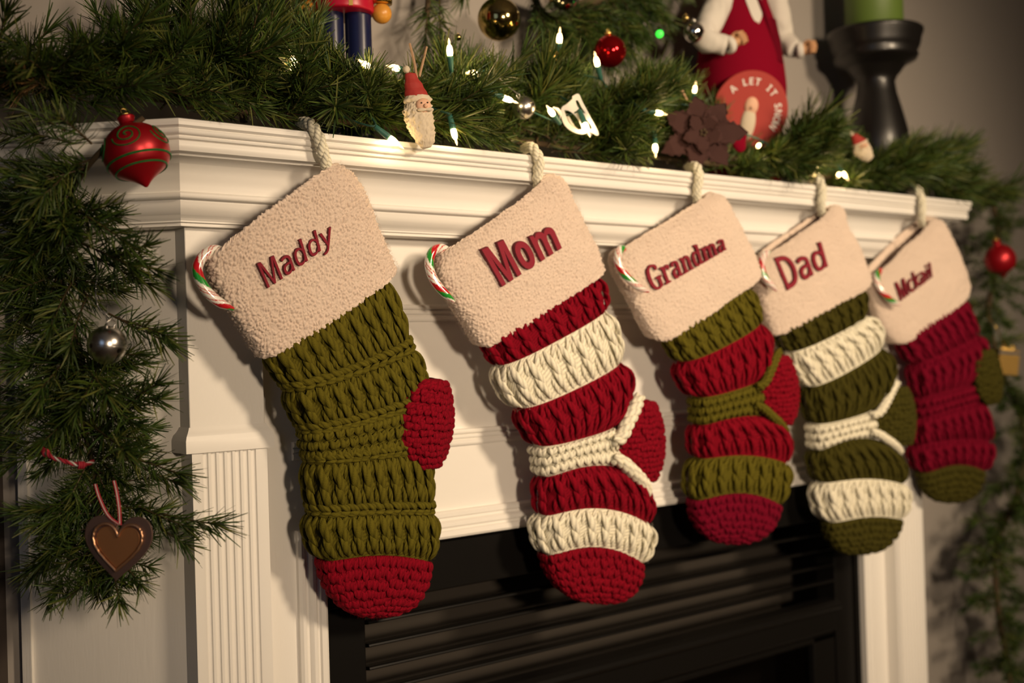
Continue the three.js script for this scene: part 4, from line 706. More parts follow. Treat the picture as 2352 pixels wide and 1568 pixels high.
// ------------------------------------------------------------------ the string of small lights
const lights = thing('light_string', 'string of tiny warm lights on a green cord woven through the mantel garland', 'fairy lights');
const BULBS = [ // glow centre, tip, depth, lit from inside with a lamp
  [676, 142, 668, 122, .035], [842, 150, 818, 134, .055], [908, 156, 884, 150, .04], [1033, 118, 1031, 92, .05], [1086, 167, 1066, 168, .06], [902, 322, 920, 336, .088], [1043, 306, 1049, 330, .086],
  [1285, 90, 1286, 68, .03], [1371, 143, 1366, 122, .05], [1164, 227, 1188, 236, .085], [1267, 258, 1258, 246, .08], [1346, 291, 1352, 306, .09], [1511, 259, 1538, 264, .085], [1505, 340, 1506, 358, .085], [1532, 174, 1544, 160, .06], [1596, 204, 1598, 190, .05], [1873, 388, 1870, 396, .07], [1926, 402, 1922, 410, .07], [1940, 402, 1946, 410, .065], [558, 97, 556, 106, .02], [676, 160, 690, 172, .03], [1742, 335, 1738, 340, .07]];
{
  const prev = [];
  BULBS.forEach(([x, y, tx, ty, z], i) => {
    const g = at(x, y, z), d = at(tx, ty, z + .004).sub(g).normalize(), L = .0095, small = i > 14 ? .8 : 1, b = g.clone().addScaledVector(d, -.006);
    const bulb = obj('bulb', alongAxis(lathe([[0, 0], [.0030, 0], [.0038, .003], [.0039, .007], [.0033, .011], [.0022, .0135]].map(([r, h]) => [r * small, h * small]), 14), b, g), M.bulbGlow, lights);
    obj('glass_tip', alongAxis(lathe([[.0022, .013], [.0015, .0155], [.0016, .018], [.0006, .0215], [0, .0225]].map(([r, h]) => [r * small, h * small]), 12), b, g), M.bulbTip, bulb);
    obj('socket', alongAxis(lathe([[0, -.019], [.0032, -.019], [.0034, -.012], [.0040, -.002], [.0036, .001], [0, .001]].map(([r, h]) => [r * small, h * small]), 12), b, g), M.socket, bulb);
    const lamp = new THREE.PointLight(new THREE.Color(1, .70, .34), BULB_POWER, 0, 2); lamp.position.copy(g); lamp.castShadow = true; lamp.shadow.radius = .12; scene.add(lamp);
    prev.push(b.clone().addScaledVector(d, -.02));
  });
  const order = prev.slice().sort((a, b) => a.x - b.x), pts = [];
  order.forEach((p, i) => { pts.push(p.clone()); const q = order[i + 1]; if (q) pts.push(p.clone().lerp(q, .5).add(V(0, .006 + rr(-.012, .012), -.03))); });
  obj('cord', tube(pts.map((p) => p.clone().setY(Math.max(p.y, TOP + .006))), .0013, 400, 6), M.cord, lights);
}
{ // a green bulb near the wreath
  const g = at(1515, 78, .02), t = thing('green_bulb', 'single green glowing bulb in the greenery beside the red-vested figurine', 'fairy light');
  obj('bulb', ball(.006, g, 16, 12), M.greenGlow, t); obj('socket', alongAxis(lathe([[0, -.016], [.004, -.016], [.0045, -.004], [0, -.004]], 12), g, g.clone().add(V(-.3, -.2, .2))), M.socket, t);
  const lamp = new THREE.PointLight(new THREE.Color(.05, 1, .1), BULB_POWER * .25, 0, 2); lamp.position.copy(g); lamp.castShadow = true; lamp.shadow.radius = .3; scene.add(lamp);
}

// ------------------------------------------------------------------ ornaments
function bauble(name, label, p, r, mat, capMat, dir = UPY, cat = 'bauble', group) {
  const t = thing(name, label, cat, group); t.position.copy(p); t.quaternion.setFromUnitVectors(UPY, dir.clone().normalize());
  obj('ball', lathe(Array.from({ length: 25 }, (_, i) => { const a = (i / 24 - .5) * Math.PI; return [Math.cos(a) * r, Math.sin(a) * r]; }), 40), mat, t);
  obj('cap', lathe([[0, r * .96], [r * .24, r * .95], [r * .25, r * 1.12], [r * .2, r * 1.16], [0, r * 1.17]], 20), capMat, t);
  obj('hanger', new THREE.TorusGeometry(r * .1, r * .018, 8, 20).translate(0, r * 1.27, 0), capMat, t);
  return t;
}
bauble('gold_bauble', 'shiny gold ball hanging at the top below the wreath', at(1146, 44, -.05), .0300, M.gold, M.goldCap);
bauble('silver_bauble', 'large silver ball cut off by the top of the picture, beside the gold ball', at(1284, -8, -.06), .030, M.silver, M.silverCap);
bauble('silver_bauble', 'small silver ball touching the sleeve of the red-vested figurine', at(1594, 74, -.03), .0165, M.silver, M.silverCap);
bauble('red_bauble', 'small shiny red ball nestled in the middle of the garland', at(1401, 118, .0), .0235, M.redGloss, M.goldCap, V(-.2, 1, .1));
bauble('gold_bead', 'tiny gold ball above the wooden carved ornament', at(1052, 86, -.02), .0045, M.gold, M.goldCap, UPY, 'bead');
bauble('gold_bead', 'tiny gold bead beside the small silver ball', at(1575, 42, -.03), .006, M.gold, M.goldCap, UPY, 'bead');
{ const t = thing('gold_bow', 'small yellow gold bow hanging below the bulb in the middle of the garland', 'bow'), p = at(1268, 140, .03);
  obj('knot', ball(.004, p, 12, 8), M.goldCap, t);
  for (const s of [-1, 1]) obj('loop', tube([p, p.clone().add(V(s * .006, .012, .003)), p.clone().add(V(s * .012, .004, .002)), p], .0014, 24, 6), M.goldCap, t);
  for (const s of [-1, 1]) obj('tail', tube([p, p.clone().add(V(s * .004, -.008, .003)), p.clone().add(V(s * .009, -.013, .002))], .0014, 12, 6), M.goldCap, t); }
// onion-shaped red ornaments with raised glitter lines
function onion(label, neckTop, tip, r, decorated, mat) {
  const t = thing('red_onion_ornament', label, 'bauble'), ax = neckTop.clone().sub(tip), len = ax.length(), q = new THREE.Quaternion().setFromUnitVectors(UPY, ax.clone().normalize());
  t.position.copy(tip); t.quaternion.copy(q);
  const H = len / (r * 2.62) * r, cy = H * 1.22;                                      // centre of the belly
  const pr = [[0, 0], [r * .05, H * .02], [r * .16, H * .15], [r * .32, H * .30], [r * .52, H * .44]];
  for (let i = 0; i <= 22; i++) { const a = -.62 + i / 22 * (.62 + 1.22); pr.push([Math.cos(a) * r, cy + Math.sin(a) * H]); }
  pr.push([r * .26, cy + H * .985], [r * .235, cy + H * 1.05], [r * .24, cy + H * 1.2], [r * .27, cy + H * 1.24], [r * .25, cy + H * 1.29], [0, cy + H * 1.3]);
  obj('body', lathe(pr, 56), mat, t);
  obj('cap', lathe([[0, cy + H * 1.3], [r * .17, cy + H * 1.29], [r * .17, cy + H * 1.40], [r * .05, cy + H * 1.42], [0, cy + H * 1.42]], 20), M.goldCap, t);
  obj('hanger', new THREE.TorusGeometry(r * .09, r * .016, 8, 20).translate(0, cy + H * 1.5, 0), M.goldCap, t);
  if (!decorated) return t;
  const radAt = (y) => { for (let i = 1; i < pr.length; i++) if (pr[i][1] >= y) { const s = (y - pr[i - 1][1]) / (pr[i][1] - pr[i - 1][1] || 1); return lerp(pr[i - 1][0], pr[i][0], s); } return 0; };
  const on = (th, y) => { const R = radAt(y) + .0003; return V(Math.cos(th) * R, y, Math.sin(th) * R); };
  const toCam = t.worldToLocal(camera.position.clone()), th0 = Math.atan2(toCam.z, toCam.x);
  const ringAt = (y, rad, wob = 0) => tube(Array.from({ length: 40 }, (_, i) => on(i / 40 * Math.PI * 2, y + Math.sin(i / 40 * Math.PI * 4) * wob)), rad, 120, 6, true);
  obj('glitter_ring', ringAt(cy - H * .34, r * .036), M.glitter, t); obj('glitter_ring', ringAt(cy - H * .62, r * .030), M.glitter, t);
  for (let s = 0; s < 5; s++) { const tc = th0 + s * Math.PI * 2 / 5 + .12, yc = cy + H * .34, n = 46;
    obj('glitter_spiral', tube(Array.from({ length: n }, (_, i) => { const a = i / (n - 1) * Math.PI * 4.4 - 1.3, k = .05 + .95 * i / (n - 1); return on(tc + Math.cos(a) * .50 * k, yc + Math.sin(a) * r * .43 * k * (H / r)); }), r * .022, 150, 6), M.glitter, t); }
  return t;
}
{ const a = atFace(286, 262, .110), b = atFace(337, 430, .116); onion('matte red onion-shaped ornament with green glitter swirls at the near corner of the mantel', a, b, .0330, true, M.redSatin); }
{ const a = at(2287, 548, .02), b = at(2306, 638, .02); onion('dark red onion-shaped ornament hanging in the far garland strand', a, b, .0300, false, M.redSatin); }
// jingle bells: hollow spheres with a cross of slots
const evaluator = new Evaluator(); evaluator.useGroups = false; evaluator.attributes = ['position', 'normal'];
function bellGeo(r) {
  const mk = (g) => { g.deleteAttribute('uv'); const b = new Brush(g); b.updateMatrixWorld(); return b; };
  let b = mk(new THREE.SphereGeometry(r, 48, 32));
  const cut = (g) => { b = evaluator.evaluate(b, mk(g), SUBTRACTION); };
  cut(new THREE.SphereGeometry(r * .93, 40, 24));
  for (const a of [0, Math.PI / 2]) { cut(new THREE.BoxGeometry(r * 1.9, r * 1.6, r * .09).rotateY(a).translate(0, -r * .72, 0)); for (const s of [-1, 1]) cut(new THREE.CylinderGeometry(r * .13, r * .13, r, 16).rotateZ(Math.PI / 2).translate(s * r * .9, -r * .06, 0).rotateY(a)); }
  const g = b.geometry; g.setAttribute('uv', new THREE.BufferAttribute(new Float32Array(g.attributes.position.count * 2), 2)); return g;
}
const bell0 = bellGeo(.0195);
function bell(label, p, dir, spin, s) {
  const t = thing('jingle_bell', label, 'bell'); t.position.copy(p); t.quaternion.setFromUnitVectors(UPY, dir.clone().normalize()).multiply(new THREE.Quaternion().setFromAxisAngle(UPY, spin)); t.scale.setScalar(s);
  obj('shell', bell0, M.bell, t); obj('rim', new THREE.TorusGeometry(.0195, .0004, 6, 60).rotateX(Math.PI / 2).translate(0, .0026, 0).scale(.993, 1, .993), M.bell, t);
  obj('hanger', tube([V(-.004, .0185, 0), V(-.005, .023, 0), V(0, .026, 0), V(.005, .023, 0), V(.004, .0185, 0)], .0009, 20, 6), M.silverCap, t); return t;
}
{ const p = atFace(246, 792, .115), d = V(.12, 1, .25); bell('silver jingle bell on a beaded cord in the strand on the angled side', p, d, .32, 1);
  const top = p.clone().addScaledVector(d.normalize(), .026), t = thing('beaded_cord', 'silver beaded cord holding the jingle bell on the angled side', 'cord');
  for (const pts of [[top, atFace(226, 705, .115), atFace(220, 660, .112), atFace(226, 628, .11)], [top, atFace(246, 735, .114), atFace(247, 702, .11)]]) { const c = curve(pts), n = Math.round(c.getLength() / .0016); obj('strand', Array.from({ length: n }, (_, i) => new THREE.SphereGeometry(.00085, 6, 5).translate(...c.getPointAt(i / (n - 1)).toArray())), M.silver, t); } }
{ const p = at(1203, 247, .06); bell('small silver jingle bell beside a glowing bulb in the garland', p, V(-.5, 1, -.1), .3, .78);
  const t = thing('beaded_cord', 'thin silver cord of the small jingle bell in the garland', 'cord'); obj('strand', tube([p.clone().add(V(-.008, .016, 0)), at(1155, 188, .06), at(1131, 158, .055)], .0006, 20, 6), M.silverCap, t); }
// copper heart
{
  const C = atFace(272, 1256, .125), t = thing('copper_heart', 'copper heart ornament with a raised wavy rim hanging at the bottom of the strand', 'ornament');
  const z = FACE_N.clone().add(V(.05, .08, 0)).normalize(), x = V().crossVectors(UPY, z).normalize(), y = V().crossVectors(z, x); t.position.copy(C); t.quaternion.setFromRotationMatrix(new THREE.Matrix4().makeBasis(x, y, z)); t.rotateZ(-.06);
  const heart = (s) => { const h = new THREE.Shape(); h.moveTo(0, -.032 * s); h.bezierCurveTo(-.006 * s, -.025 * s, -.034 * s, -.006 * s, -.034 * s, .012 * s); h.bezierCurveTo(-.034 * s, .026 * s, -.024 * s, .030 * s, -.018 * s, .030 * s); h.bezierCurveTo(-.010 * s, .030 * s, -.003 * s, .024 * s, 0, .014 * s); h.bezierCurveTo(.003 * s, .024 * s, .010 * s, .030 * s, .018 * s, .030 * s); h.bezierCurveTo(.024 * s, .030 * s, .034 * s, .026 * s, .034 * s, .012 * s); h.bezierCurveTo(.034 * s, -.006 * s, .006 * s, -.025 * s, 0, -.032 * s); return h; };
  obj('plate', new THREE.ExtrudeGeometry(heart(1), { depth: .0012, bevelEnabled: true, bevelThickness: .0006, bevelSize: .0006, bevelSegments: 2, curveSegments: 20 }), M.copperDark, t);
  obj('inner_heart', new THREE.ExtrudeGeometry(heart(.63), { depth: .0006, bevelEnabled: true, bevelThickness: .0008, bevelSize: .0008, bevelSegments: 3, curveSegments: 20 }).translate(0, .0005, .0012), M.copper, t);
  obj('raised_rim', tube(heart(.73).getPoints(16).slice(0, -1).map((p, i) => V(p.x * (1 + .012 * Math.sin(i * 2.1)), p.y + .0005, .0034)), .0014, 220, 8, true), M.copperRim, t);
  obj('wire_ring', new THREE.TorusGeometry(.0035, .0007, 8, 24).rotateY(.5).translate(0.0005, .0185, .001), M.copperDark, t);
  t.updateMatrixWorld(true); const ring = t.localToWorld(V(0.0005, .0218, .001));
  const rb = thing('striped_ribbon', 'thin red and white striped ribbon that holds the copper heart', 'ribbon');
  for (const pts of [[ring, atFace(250, 1185, .125), atFace(228, 1142, .12), atFace(219, 1112, .115)], [ring, atFace(274, 1170, .125), atFace(268, 1130, .12), atFace(262, 1104, .115)]]) for (const [o, m] of [[-.0011, M.ribbon], [0, M.ribbonWhite], [.0011, M.ribbon]]) obj('strand', tube(pts.map((p) => p.clone().addScaledVector(FACE_D, -o)), .0008, 30, 6), m, rb);
}
{ // red and white twine tied round the strand
  const t = thing('striped_twine', 'red and white twine knotted across the hanging strand above the copper heart', 'twine'), P = [[92, 1024, .10], [108, 1042, .125], [125, 1052, .13], [160, 1062, .132], [185, 1068, .13], [215, 1060, .115]].map((q) => atFace(...q));
  for (const [s, m] of [[0, M.ribbon], [1, M.ribbonWhite], [2, M.ribbon]]) { const c = curve(P), n = 50, fr = c.computeFrenetFrames(n); obj('strand', tube(Array.from({ length: n + 1 }, (_, i) => { const a = i / n * 30 + s * 2.09; return c.getPointAt(i / n).addScaledVector(fr.normals[i], Math.cos(a) * .0011).addScaledVector(fr.binormals[i], Math.sin(a) * .0011); }), s === 1 ? .0009 : .0014, 160, 6), m, t); }
  for (const k of [1.6, 4.1]) { const c = curve(P), u = k / 5, q = c.getPointAt(u), d = c.getTangentAt(u); obj('knot', [0, 1, 2].map((i) => new THREE.TorusGeometry(.0030, .0011, 8, 20).applyQuaternion(new THREE.Quaternion().setFromUnitVectors(V(0, 0, 1), d)).translate(...q.clone().addScaledVector(d, (i - 1) * .0022).toArray())), M.ribbon, t); }
}
// carved bearded ornaments: pointed hat, ruffled brim, face, long curled beard
function beardedOrnament(label, base, top, w, full = true) {
  const t = thing('bearded_ornament', label, 'ornament'), H = top.distanceTo(base), up = top.clone().sub(base).normalize(); t.position.copy(base);
  const z0 = camera.position.clone().sub(base).add(V(.35, 0, 0)).normalize(), x = V().crossVectors(up, z0).normalize(), z = V().crossVectors(x, up); t.quaternion.setFromRotationMatrix(new THREE.Matrix4().makeBasis(x, up, z));
  const blob = (rx, ry, rz, c, amp, f, seg = 40) => { const g = mergeVertices(new THREE.SphereGeometry(1, seg, Math.round(seg * .7)).deleteAttribute('uv').deleteAttribute('normal')), q = g.attributes.position; for (let i = 0; i < q.count; i++) { const v = V().fromBufferAttribute(q, i), [a, b] = worley(v.x * f + c.x * 90, v.y * f * 1.2 + c.y * 90, v.z * f), k = 1 + amp * ((b - a) - .3); q.setXYZ(i, v.x * rx * k + c.x, v.y * ry * k + c.y, v.z * rz * k + c.z); } g.computeVertexNormals(); return g; };
  const shape = (ys, seg, rows, amp, f) => { const g = new THREE.BufferGeometry(), p = [], idx = []; for (let i = 0; i <= rows; i++) { const s = i / rows * (ys.length - 1), k = Math.min(ys.length - 2, Math.floor(s)), a = ys[k], b = ys[k + 1], e = s - k, y = lerp(a[1], b[1], e), r = lerp(a[0], b[0], e), cx = lerp(a[2] || 0, b[2] || 0, e); for (let j = 0; j < seg; j++) { const an = j / seg * Math.PI * 2, cxn = Math.cos(an), szn = Math.sin(an) * .62, [u, v] = worley(cxn * f, y / w * f * .9, szn * f), n = 1 + amp * ((v - u) - .3); p.push(cx + cxn * r * n, y, szn * r * n); } } for (let i = 0; i < rows; i++) for (let j = 0; j < seg; j++) { const a = i * seg + j, b = i * seg + (j + 1) % seg; idx.push(a, a + seg, b, b, a + seg, b + seg); } g.setAttribute('position', new THREE.Float32BufferAttribute(p, 3)); g.setIndex(idx); g.computeVertexNormals(); return g; };
  obj('beard', shape([[0.0001, .0], [w * .16, H * .02, w * .1], [w * .30, H * .08, w * .12], [w * .40, H * .2, w * .05], [w * .49, H * .36, -w * .02], [w * .47, H * .48, -w * .03], [w * .40, H * .55], [.0001, H * .57]], 72, 80, .36, 6.0), M.clayWhite, t);
  obj('face', blob(w * .25, H * .085, w * .12, V(w * .12, H * .50, w * .25), .02, 2), M.claySkin, t);
  obj('nose', blob(w * .07, w * .07, w * .07, V(w * .16, H * .485, w * .38), .02, 2, 14), M.claySkin, t);
  for (const s of [-1, 1]) obj('eye', ball(w * .028, V(w * (.14 + s * .10), H * .522, w * .365), 10, 8), M.ink, t);
  obj('moustache', [blob(w * .16, w * .06, w * .06, V(w * .03, H * .445, w * .33), .3, 5, 20), blob(w * .16, w * .06, w * .06, V(w * .27, H * .445, w * .31), .3, 5, 20)], M.clayWhite, t);
  obj('hat_brim', shape([[.0001, H * .54], [w * .42, H * .55], [w * .46, H * .59], [w * .42, H * .635], [.0001, H * .64]], 40, 18, .30, 5), M.clayWhite, t);
  obj('hat', shape([[w * .40, H * .62], [w * .36, H * .68, -w * .02], [w * .31, H * .72, -w * .05], [w * .29, H * .78, -w * .08], [w * .22, H * .83, -w * .10], [w * .19, H * .90, -w * .13], [.0001, H * .92, -w * .14]], 32, 34, .10, 2.2), M.clayRed, t);
  obj('pompom', blob(w * .12, w * .13, w * .11, V(-w * .24, H * .955, 0), .3, 4, 20), M.clayWhite, t);
  return t;
}
{ const b = at(972, 343, .097), tp = at(949, 150, .092); beardedOrnament('carved ornament of a white-bearded man in a tall red pointed hat at the shelf edge', b, tp, .036);
  const t = thing('twine_loop', 'brown twine loop holding the tall carved bearded ornament', 'twine'); for (const pts of [[at(957, 178, .09), at(951, 140, .08), at(941, 100, .07)], [at(963, 175, .09), at(972, 140, .08), at(980, 108, .07)]]) obj('strand', taperTube(pts, [.0017, .0013], 16, 8), M.twine, t); }
{ const b = at(1992, 372, .06), tp = at(1964, 300, .055); beardedOrnament('small bearded head ornament in a red hat in front of the black candle holder', b, tp, .030); }
{ // tiny red mitten with a white cuff
  const p = at(1693, 318, .065), t = thing('mitten_ornament', 'tiny red mitten ornament with a white cuff below the round red sign', 'ornament'); t.position.copy(p); t.rotation.set(0, -.5, .35);
  const palm = new THREE.SphereGeometry(1, 20, 14).scale(.0105, .014, .006).translate(0, -.008, 0), thumb = new THREE.SphereGeometry(1, 14, 10).scale(.004, .008, .004).rotateZ(-.6).translate(.010, -.004, 0);
  obj('palm', palm, M.felt, t); obj('thumb', thumb, M.felt, t); obj('cuff', new THREE.TorusGeometry(.0072, .0036, 10, 24).rotateX(Math.PI / 2).scale(1, 1, .7).translate(0, .006, 0), M.ribbonWhite, t);
}
{ // white openwork ornament
  const t = thing('openwork_ornament', 'white openwork metal sleigh-shaped ornament tilted in front of a glowing bulb', 'ornament'), O = at(1330, 272, .075), k = .00064; t.position.copy(O);
  t.quaternion.setFromRotationMatrix(new THREE.Matrix4().lookAt(camera.position, O, UPY));
  const px = ([x, y]) => new THREE.Vector2((x - 1330) * k, -(y - 272) * k);
  const sh = new THREE.Shape(new THREE.SplineCurve([[1318, 227], [1330, 223], [1338, 240], [1352, 268], [1368, 300], [1366, 308], [1352, 300], [1336, 304], [1316, 298], [1300, 284], [1293, 262], [1296, 248], [1306, 242], [1318, 232]].map(px)).getPoints(80));
  for (const h of [[[1300, 254], [1310, 256], [1322, 266], [1332, 284], [1334, 294], [1322, 292], [1308, 278]], [[1324, 236], [1329, 236], [1336, 250], [1343, 262], [1336, 258], [1328, 248]], [[1338, 272], [1346, 276], [1356, 292], [1348, 294], [1342, 284]]]) sh.holes.push(new THREE.Path(new THREE.SplineCurve([...h, h[0]].map(px)).getPoints(40)));
  obj('plate', new THREE.ExtrudeGeometry(sh, { depth: .002, bevelEnabled: true, bevelThickness: .0007, bevelSize: .0006, bevelSegments: 2 }), M.whiteMetal, t);
  obj('scroll', tube([[1304, 262], [1312, 278], [1322, 292], [1338, 300], [1356, 306]].map((q) => { const v = px(q); return V(v.x, v.y, -.012); }), .0022, 30, 8), M.whiteMetal, t);
}
{ const t = thing('white_feather', 'curved white leaf of metal behind a glowing bulb near the small bell', 'ornament'); obj('blade', taperTube([at(1270, 246, .07), at(1281, 252, .072), at(1286, 262, .074), at(1286, 274, .076)], [.0015, .0042, .0036, .0008], 20, 10, .4), M.whiteMetal, t); }
{ // dark rust-coloured leafy ornament
  const t = thing('rust_leaf_ornament', 'dark rust-red leafy flower ornament on brown twine above the Grandma stocking', 'ornament'), C = at(1612, 305, .07); t.position.copy(C); t.quaternion.setFromRotationMatrix(new THREE.Matrix4().lookAt(camera.position.clone().add(V(.4, .1, 0)), C, UPY));
  const leaf = (L, W, seedK) => { const s = new THREE.Shape(), n = 13, e = []; for (let i = 0; i <= n; i++) { const u = i / n; e.push([W * Math.pow(Math.sin(Math.PI * Math.min(1, u * .96 + .02)), .8) * (1 + (i % 2 ? .16 : -.10)), u * L]); } s.moveTo(0, 0); e.forEach(([x, y]) => s.lineTo(x, y)); s.lineTo(0, L * 1.04); e.reverse().forEach(([x, y]) => s.lineTo(-x, y)); const g = new THREE.ExtrudeGeometry(s, { depth: .0012, bevelEnabled: true, bevelThickness: .0004, bevelSize: .0004, bevelSegments: 1 }), q = g.attributes.position; for (let i = 0; i < q.count; i++) { const y = q.getY(i), x = q.getX(i); q.setZ(i, q.getZ(i) + .010 * Math.sin(y / L * 2.6) - Math.abs(x) * .35 + .0015 * Math.sin(y * 900 + seedK)); } g.computeVertexNormals(); return g; };
  for (let i = 0; i < 7; i++) { const m = obj('petal', leaf(.052 + (i % 3) * .006, .0165, i), M.rust, t); m.rotation.z = i / 7 * Math.PI * 2 + .2; m.position.z = (i % 2) * .003; }
  for (let i = 0; i < 5; i++) { const m = obj('petal', leaf(.030, .011, i + 9), M.rust, t); m.rotation.z = i / 5 * Math.PI * 2 + .6; m.position.z = .008; }
  for (let i = 0; i < 5; i++) obj('berry', ball(.0022, V(Math.cos(i * 1.26) * .004, Math.sin(i * 1.26) * .004, .014), 10, 8), M.stem, t);
  const tw = thing('twine_loop', 'brown twine running from a glowing bulb down to the rust-red leafy ornament', 'twine'); obj('strand', taperTube([at(1578, 230, .07), at(1560, 198, .068), at(1536, 178, .062), at(1508, 160, .05)], [.0016, .0022, .0022, .0014], 24, 8), M.twine, tw);
}
{ // round red sign with white lettering
  const t = thing('round_sign', 'round red sign with white lettering and a bearded face in front of the red-vested figurine', 'sign'), C = at(1722, 255, -.015); t.position.copy(C);
  t.quaternion.setFromRotationMatrix(new THREE.Matrix4().lookAt(camera.position.clone().add(V(.55, 0, 0)), C, UPY)); t.rotateZ(-.15);
  const R = .060; obj('disc', new THREE.ExtrudeGeometry(new THREE.Shape(new THREE.EllipseCurve(0, 0, R, R * 1.06, 0, Math.PI * 2).getPoints(64)), { depth: .004, bevelEnabled: true, bevelThickness: .0015, bevelSize: .0015, bevelSegments: 3 }), M.signRed, t);
  [...'A LET IT SNOW'].forEach((ch, i) => { if (ch === ' ') return; const a = 2.42 - i * .235, g = new THREE.ExtrudeGeometry(font.bold.generateShapes(ch, .0115), { depth: .0015, bevelEnabled: false }); g.computeBoundingBox(); g.translate(-(g.boundingBox.max.x + g.boundingBox.min.x) / 2, 0, 0); const m = obj('letter', g, M.ribbonWhite, t); m.position.set(Math.cos(a) * R * .66, Math.sin(a) * R * .70, .0045); m.rotation.z = a - Math.PI / 2; });
  const f = new THREE.SphereGeometry(1, 24, 16); obj('face', f.clone().scale(.0115, .015, .006).translate(0, .008, .005), M.claySkin, t); obj('beard', f.clone().scale(.0125, .028, .0065).translate(-.001, -.020, .005), M.clayWhite, t); obj('nose', f.clone().scale(.003, .003, .003).translate(0, .006, .0115), M.claySkin, t);
}
{ // gold gift box with cord
  const C = at(2312, 832, -.0), t = thing('gift_box_ornament', 'small gold gift box ornament hanging in the far garland strand', 'ornament'); t.position.copy(C); t.rotation.set(0, -.75, -.12); 
  obj('box', new RoundedBoxGeometry(.040, .050, .030, 2, .002), M.giftGold, t); obj('lid_ribbon', box(-.0206, .0206, .016, .0215, -.0156, .0156), M.ebony, t);
  for (const s of [-1, 1]) obj('bow', tube([V(0, .026, 0), V(s * .008, .034, .002), V(s * .014, .029, 0), V(0, .026, 0)], .0016, 24, 6), M.goldCap, t);
  const cd = thing('gold_string', 'gold string that holds the small gift box', 'string'); obj('thread', tube([C.clone().add(V(0, .027, 0)), at(2288, 752, 0), at(2268, 722, -.02)], .0011, 20, 6), M.goldCap, cd);
}

// ------------------------------------------------------------------ figurines, candle
{ // wooden soldier figurine, of which the legs, the coat's hem and one hand show
  const t = thing('soldier_figurine', 'painted wooden soldier figurine with blue legs, red coat and round wooden hand', 'figurine'), z = -.06, s = at(860, 0, z).distanceTo(at(800, 0, z)) / 60, F = at(792, 100, z); t.position.set(F.x, TOP, F.z); t.rotation.y = -.45;
  const hip = at(805, 24, z).y - TOP;
  for (const q of [-1, 1]) { obj('leg', lathe([[0, .018], [.0165, .018], [.0172, .03], [.0168, hip - .004], [.0150, hip], [0, hip]], 28).translate(q * .0175, 0, 0), M.blueLacquer, t); obj('boot', lathe([[0, 0], [.021, 0], [.0215, .006], [.0185, .014], [.018, .022], [0, .022]], 28).scale(1, 1, 1.25).translate(q * .0185, 0, .003), M.black, t); }
  obj('coat', lathe([[0, hip - .006], [.036, hip - .008], [.0385, hip - .004], [.0375, hip + .010], [.034, hip + .03], [.033, hip + .06], [.036, hip + .09], [.03, hip + .10], [0, hip + .102]], 40), M.redLacquer, t);
  obj('trim', box(.003, .008, hip - .006, hip + .09, .033, .0385), M.goldCap, t);
  for (const q of [-1, 1]) { const hy = at(870, 45, z).y - TOP; obj('arm', lathe([[0, hy + .018], [.0125, hy + .018], [.0135, hy + .05], [.012, hip + .09], [0, hip + .094]], 24).translate(q * .0475, 0, .004), M.redLacquer, t); obj('sleeve_cuff', lathe([[0, hy + .012], [.0138, hy + .012], [.0142, hy + .019], [0, hy + .020]], 24).translate(q * .0475, 0, .004), M.goldCap, t); obj('hand', new THREE.SphereGeometry(.0128, 24, 16).translate(q * .0475, hy, .004), M.woodBall, t); }
  obj('head', lathe([[0, hip + .10], [.014, hip + .10], [.021, hip + .108], [.022, hip + .14], [.019, hip + .148], [0, hip + .15]], 28), M.skin, t); obj('hat', lathe([[0, hip + .146], [.023, hip + .146], [.0225, hip + .20], [.019, hip + .206], [0, hip + .208]], 28), M.black, t);
}
